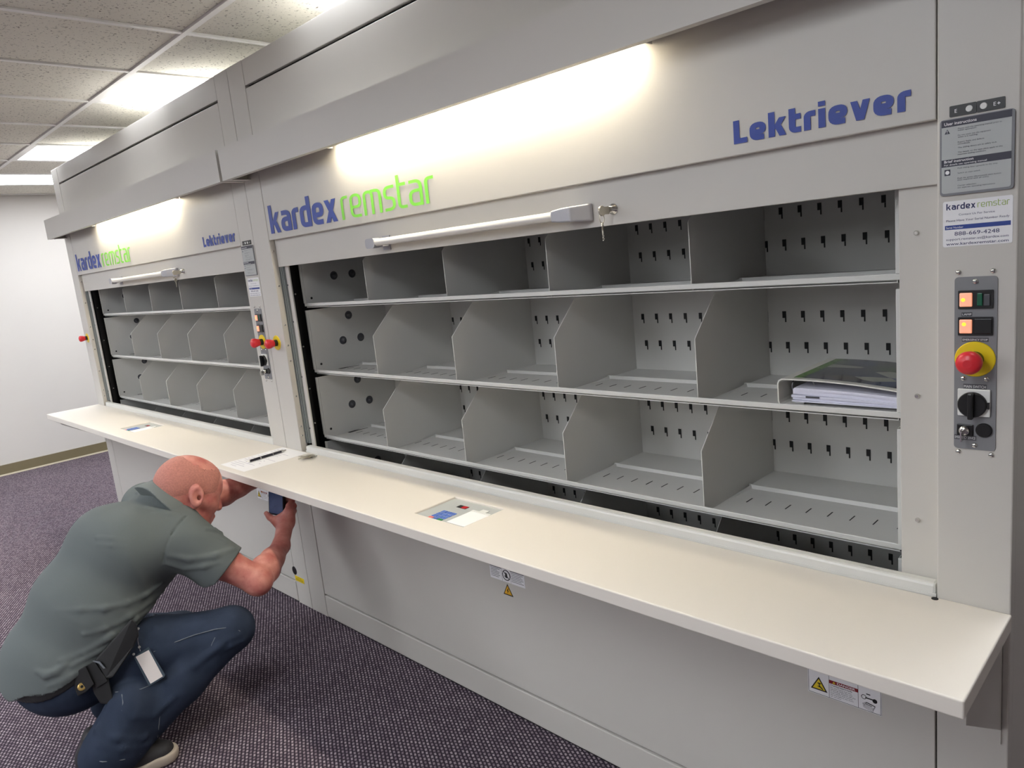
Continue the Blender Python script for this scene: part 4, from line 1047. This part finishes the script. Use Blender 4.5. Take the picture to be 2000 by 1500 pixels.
def jpath(uv, out=.0):
    r = []
    for q in uv:
        p = jsurf(*q)
        if p is not None: r.append(p+nrm(np.array([0, -CAM_D, CAM_H])-p)*out)
    return r
seams = [jpath([(300, 1273), (340, 1255), (380, 1240), (420, 1229), (450, 1225), (468, 1232), (477, 1246)], .0022),
         jpath([(310, 1332), (350, 1315), (385, 1292), (410, 1266), (420, 1245)], .0022), jpath([(305, 1462), (308, 1440), (310, 1420), (312, 1398)], .0022),
         jpath([(170, 1480), (200, 1488), (240, 1484), (275, 1472), (298, 1458)], .0022), jpath([(225, 1352), (250, 1350), (275, 1346), (290, 1340)], .0022), jpath([(238, 1356), (240, 1372), (238, 1388)], .0022)]
for uv, r in (([(430, 1258), (450, 1246), (468, 1240)], .007), ([(430, 1272), (455, 1258), (474, 1250)], .006), ([(240, 1222), (262, 1240), (280, 1262)], .008), ([(300, 1200), (304, 1225), (312, 1250)], .006), ([(330, 1330), (380, 1300), (430, 1262)], .010),
              ([(190, 1425), (230, 1440), (280, 1440)], .010), ([(200, 1455), (240, 1462), (290, 1452)], .010), ([(260, 1400), (300, 1395), (340, 1360)], .010)):
    q = jpath(uv, -.004)
    if len(q) > 1: jeans.chain(q, [r]*len(q), .012)
jo = jeans.mesh('jeans', denim_m, pers)
PO = tuple(pers.location)
for sm_ in seams:
    if len(sm_) > 1:
        a = MB(); a.tube([tuple(p) for p in sm_], .0016, 5); a.build('seam_stitching', thread, pers, PO)
# belt showing under the hem at the back
belt = Field((-3.05, -1.33, .15), (-2.35, -.55, .55), .005)
belt.f[:] = jeans_f = 1.0
belt.cone(pel-Fd*.055-UP*.025+Rd*.02, pel-Fd*.03+UP*.05, .123, .119, .05, axis=Rd, sq=1.3); belt.cone(hipL-Fd*.03+Rd*.01-UP*.005, hipR-Fd*.03-Rd*.01-UP*.005, .124, .124, .05)
sl, P_ = belt.win((-3.05, -1.33, .15), (-2.35, -.55, .55)); bw = np.abs((P_-hemp)@hn-.002)-.022
belt.f[sl] = np.maximum(belt.f[sl], bw.astype(np.float32)); belt.mesh('belt', leather, pers)
# shoes
def shoe(heel, toe, name):
    d = toe-heel; d[2] = 0; L_ = np.linalg.norm(d); d = d/L_; sd = np.array([d[1], -d[0], 0]); z = UP
    g = Field(np.minimum(heel, toe)-(.1, .1, .03), np.maximum(heel, toe)+(.1, .1, .16), .004)
    b0 = np.array([heel[0], heel[1], 0.])
    g.cone(b0+d*.045+z*.055, b0+d*.10+z*.060, .044, .044, .03); g.cone(b0+d*.10+z*.055, b0+d*.20+z*.040, .046, .043, .03); g.cone(b0+d*.20+z*.040, b0+d*(L_-.045)+z*.036, .043, .030, .03, axis=sd, sq=1.2)
    g.cone(b0+d*.06+z*.07, b0+d*.07+z*.12, .042, .040, .03)
    g.half((0, 0, .024), (0, 0, -1), g.lo, np.maximum(heel, toe)+.2); u_ = g.mesh(name+'_upper', shoe_m, pers)
    s_ = Field(np.minimum(heel, toe)-(.1, .1, .03), np.maximum(heel, toe)+(.1, .1, .12), .004)
    s_.cone(b0+d*.045+z*.02, b0+d*.15+z*.02, .046, .042, .02); s_.cone(b0+d*.15+z*.02, b0+d*.22+z*.02, .042, .050, .02); s_.cone(b0+d*.22+z*.02, b0+d*(L_-.046)+z*.026, .050, .044, .02)
    s_.half((0, 0, .002), (0, 0, -1), s_.lo, np.maximum(heel, toe)+.2)
    sl, P_ = s_.win(s_.lo, np.maximum(heel, toe)+.2); t_ = ((P_-b0)@d)/L_; s_.f[sl] = np.maximum(s_.f[sl], (P_[..., 2]-(.028+.012*np.clip(t_-.75, 0, 1)*2+.006*np.sin(t_*9))).astype(np.float32))
    s_.mesh(name+'_sole', sole_m, pers)
def onfloor(u, v, z=.0):
    p1 = pix(u, v, 1.); o_ = np.array([0, -CAM_D, CAM_H]); r = p1-o_; return o_+r*(z-o_[2])/r[2]
tR = onfloor(352, 1480); hR = tR-.31*nrm(onfloor(352, 1480)-onfloor(165, 1512))
shoe(hR, tR, 'right_shoe'); shoe(ankL*np.array([1, 1, 0])-Fd*.06, ankL*np.array([1, 1, 0])+Fd*.23, 'left_shoe')
# phone
phn = tag(empty('smartphone', tuple(PH0)), 'black cased smartphone with lit blue screen in the right hand', 'phone')
M3 = Matrix((px_, -pn_, pu)).transposed()
phn.rotation_euler = M3.to_euler()
a = MB(); a.prism(rr2(-.038, .038, .0, .140, .010), 'y', -.0040, .0075); a.build('case', phone_b, phn)
a = MB(); a.prism(rr2(-.0345, .0345, .006, .134, .006), 'y', -.0046, -.0041); a.build('screen', phone_s, phn)
# belt pouches and badge, hung from the belt
def fwd(p): return ROT[2][0]*p[0]+ROT[2][1]*(CAM_H-p[2])+ROT[2][2]*(p[1]+CAM_D)
def slab_from(name, uv, d, th, m_, parent, bev=.004):
    d = d if isinstance(d, (list, tuple)) else [d]*len(uv)
    F0 = [pix(u, v, q) for (u, v), q in zip(uv, d)]; c = sum(F0)/len(F0); n_ = nrm(np.array([0, -CAM_D, CAM_H])-c)
    k = len(F0); a = MB(); a.add([tuple(p) for p in F0]+[tuple(p-n_*th) for p in F0], [tuple(range(k)), tuple(reversed(range(k, 2*k)))]+[(i, k+i, k+(i+1) % k, (i+1) % k) for i in range(k)])
    o = a.build(name, m_, parent, tuple(parent.location))
    if bev: bevel(o, bev, 3, 30)
    return o
def dj(u, v, out):
    p = jsurf(u, v); return (fwd(p) if p is not None else 2.3)-out
hd = min(dj(u, v, .0) for u, v in ((165, 1330), (185, 1345), (200, 1350)))
hd2 = min(dj(u, v, .0) for u, v in ((225, 1270), (215, 1300), (240, 1260)))
c = pix(180, 1330, hd)
pc = tag(empty('belt_pouch', tuple(c)), 'black nylon belt pouch with a brass snap on its flap', 'pouch')
slab_from('pouch_body', [(172, 1318), (207, 1302), (222, 1370), (212, 1376), (196, 1374), (184, 1355)], hd-.006, .035, leather, pc)
slab_from('flap', [(145, 1314), (167, 1300), (184, 1337), (168, 1352), (152, 1360), (146, 1345)], hd-.020, .014, leather, pc, .003)
slab_from('belt_loop', [(163, 1302), (184, 1291), (211, 1331), (190, 1344)], hd-.012, .012, leather, pc, .003)
p = pix(160, 1341, hd-.0205); n_ = nrm(np.array([0, -CAM_D, CAM_H])-p)
a = MB(); a.lathe(tuple(p), tuple(n_), [(0, .0122), (.002, .0120), (.003, .0095)], 24, 0); a.lathe(tuple(p+n_*.0028), tuple(n_), [(0, .0045), (.0012, .0040)], 16, 1); a.build('snap', [brass, blackp], pc, tuple(pc.location))
c = pix(228, 1268, hd2)
sh_ = tag(empty('belt_sheath', tuple(c)), 'long black leather sheath on the belt below the shirt hem', 'sheath')
slab_from('sheath_body', [(184, 1290), (256, 1208), (266, 1216), (272, 1240), (262, 1262), (222, 1322), (205, 1328)], [hd-.006, hd2-.02, hd2-.018, hd2-.012, hd2-.012, hd-.010, hd-.010], .030, leather, sh_, .006)
slab_from('stitched_edge', [(181, 1290), (195, 1292), (206, 1305), (202, 1306), (193, 1296), (181, 1292)], hd-.012, .004, thread, sh_, 0)
bd_ = min(dj(u, v, .0) for u, v in ((280, 1290), (300, 1310), (275, 1280), (305, 1325)))-.006
bg = tag(empty('id_badge', tuple(pix(291, 1302, bd_))), 'blank white badge card in a clear sleeve hanging at the thigh', 'badge')
slab_from('sleeve', [(261, 1283), (290, 1263), (323, 1318), (320, 1323), (291, 1341)], bd_, .0030, badge_p, bg, .001)
slab_from('card', [(265, 1283), (290.5, 1269.5), (318, 1321), (294, 1335.5)], bd_-.0006, .0005, badge_w, bg, 0)
a = MB(); q = [pix(270, 1228, hd2-.006), pix(269, 1250, (bd_+hd2)/2-.006), pix(272, 1264, bd_-.002), pix(274, 1272, bd_-.002)]; a.tube([tuple(p) for p in q], .0016, 6)
for uv in ((270, 1228), (272, 1264), (261, 1278)):
    p = pix(*uv, (bd_ if uv[1] > 1240 else hd2)-.006); a.cyl(tuple(p), tuple(p+n_*.004), .004, n=12)
a.build('clip', steel, bg, tuple(bg.location))
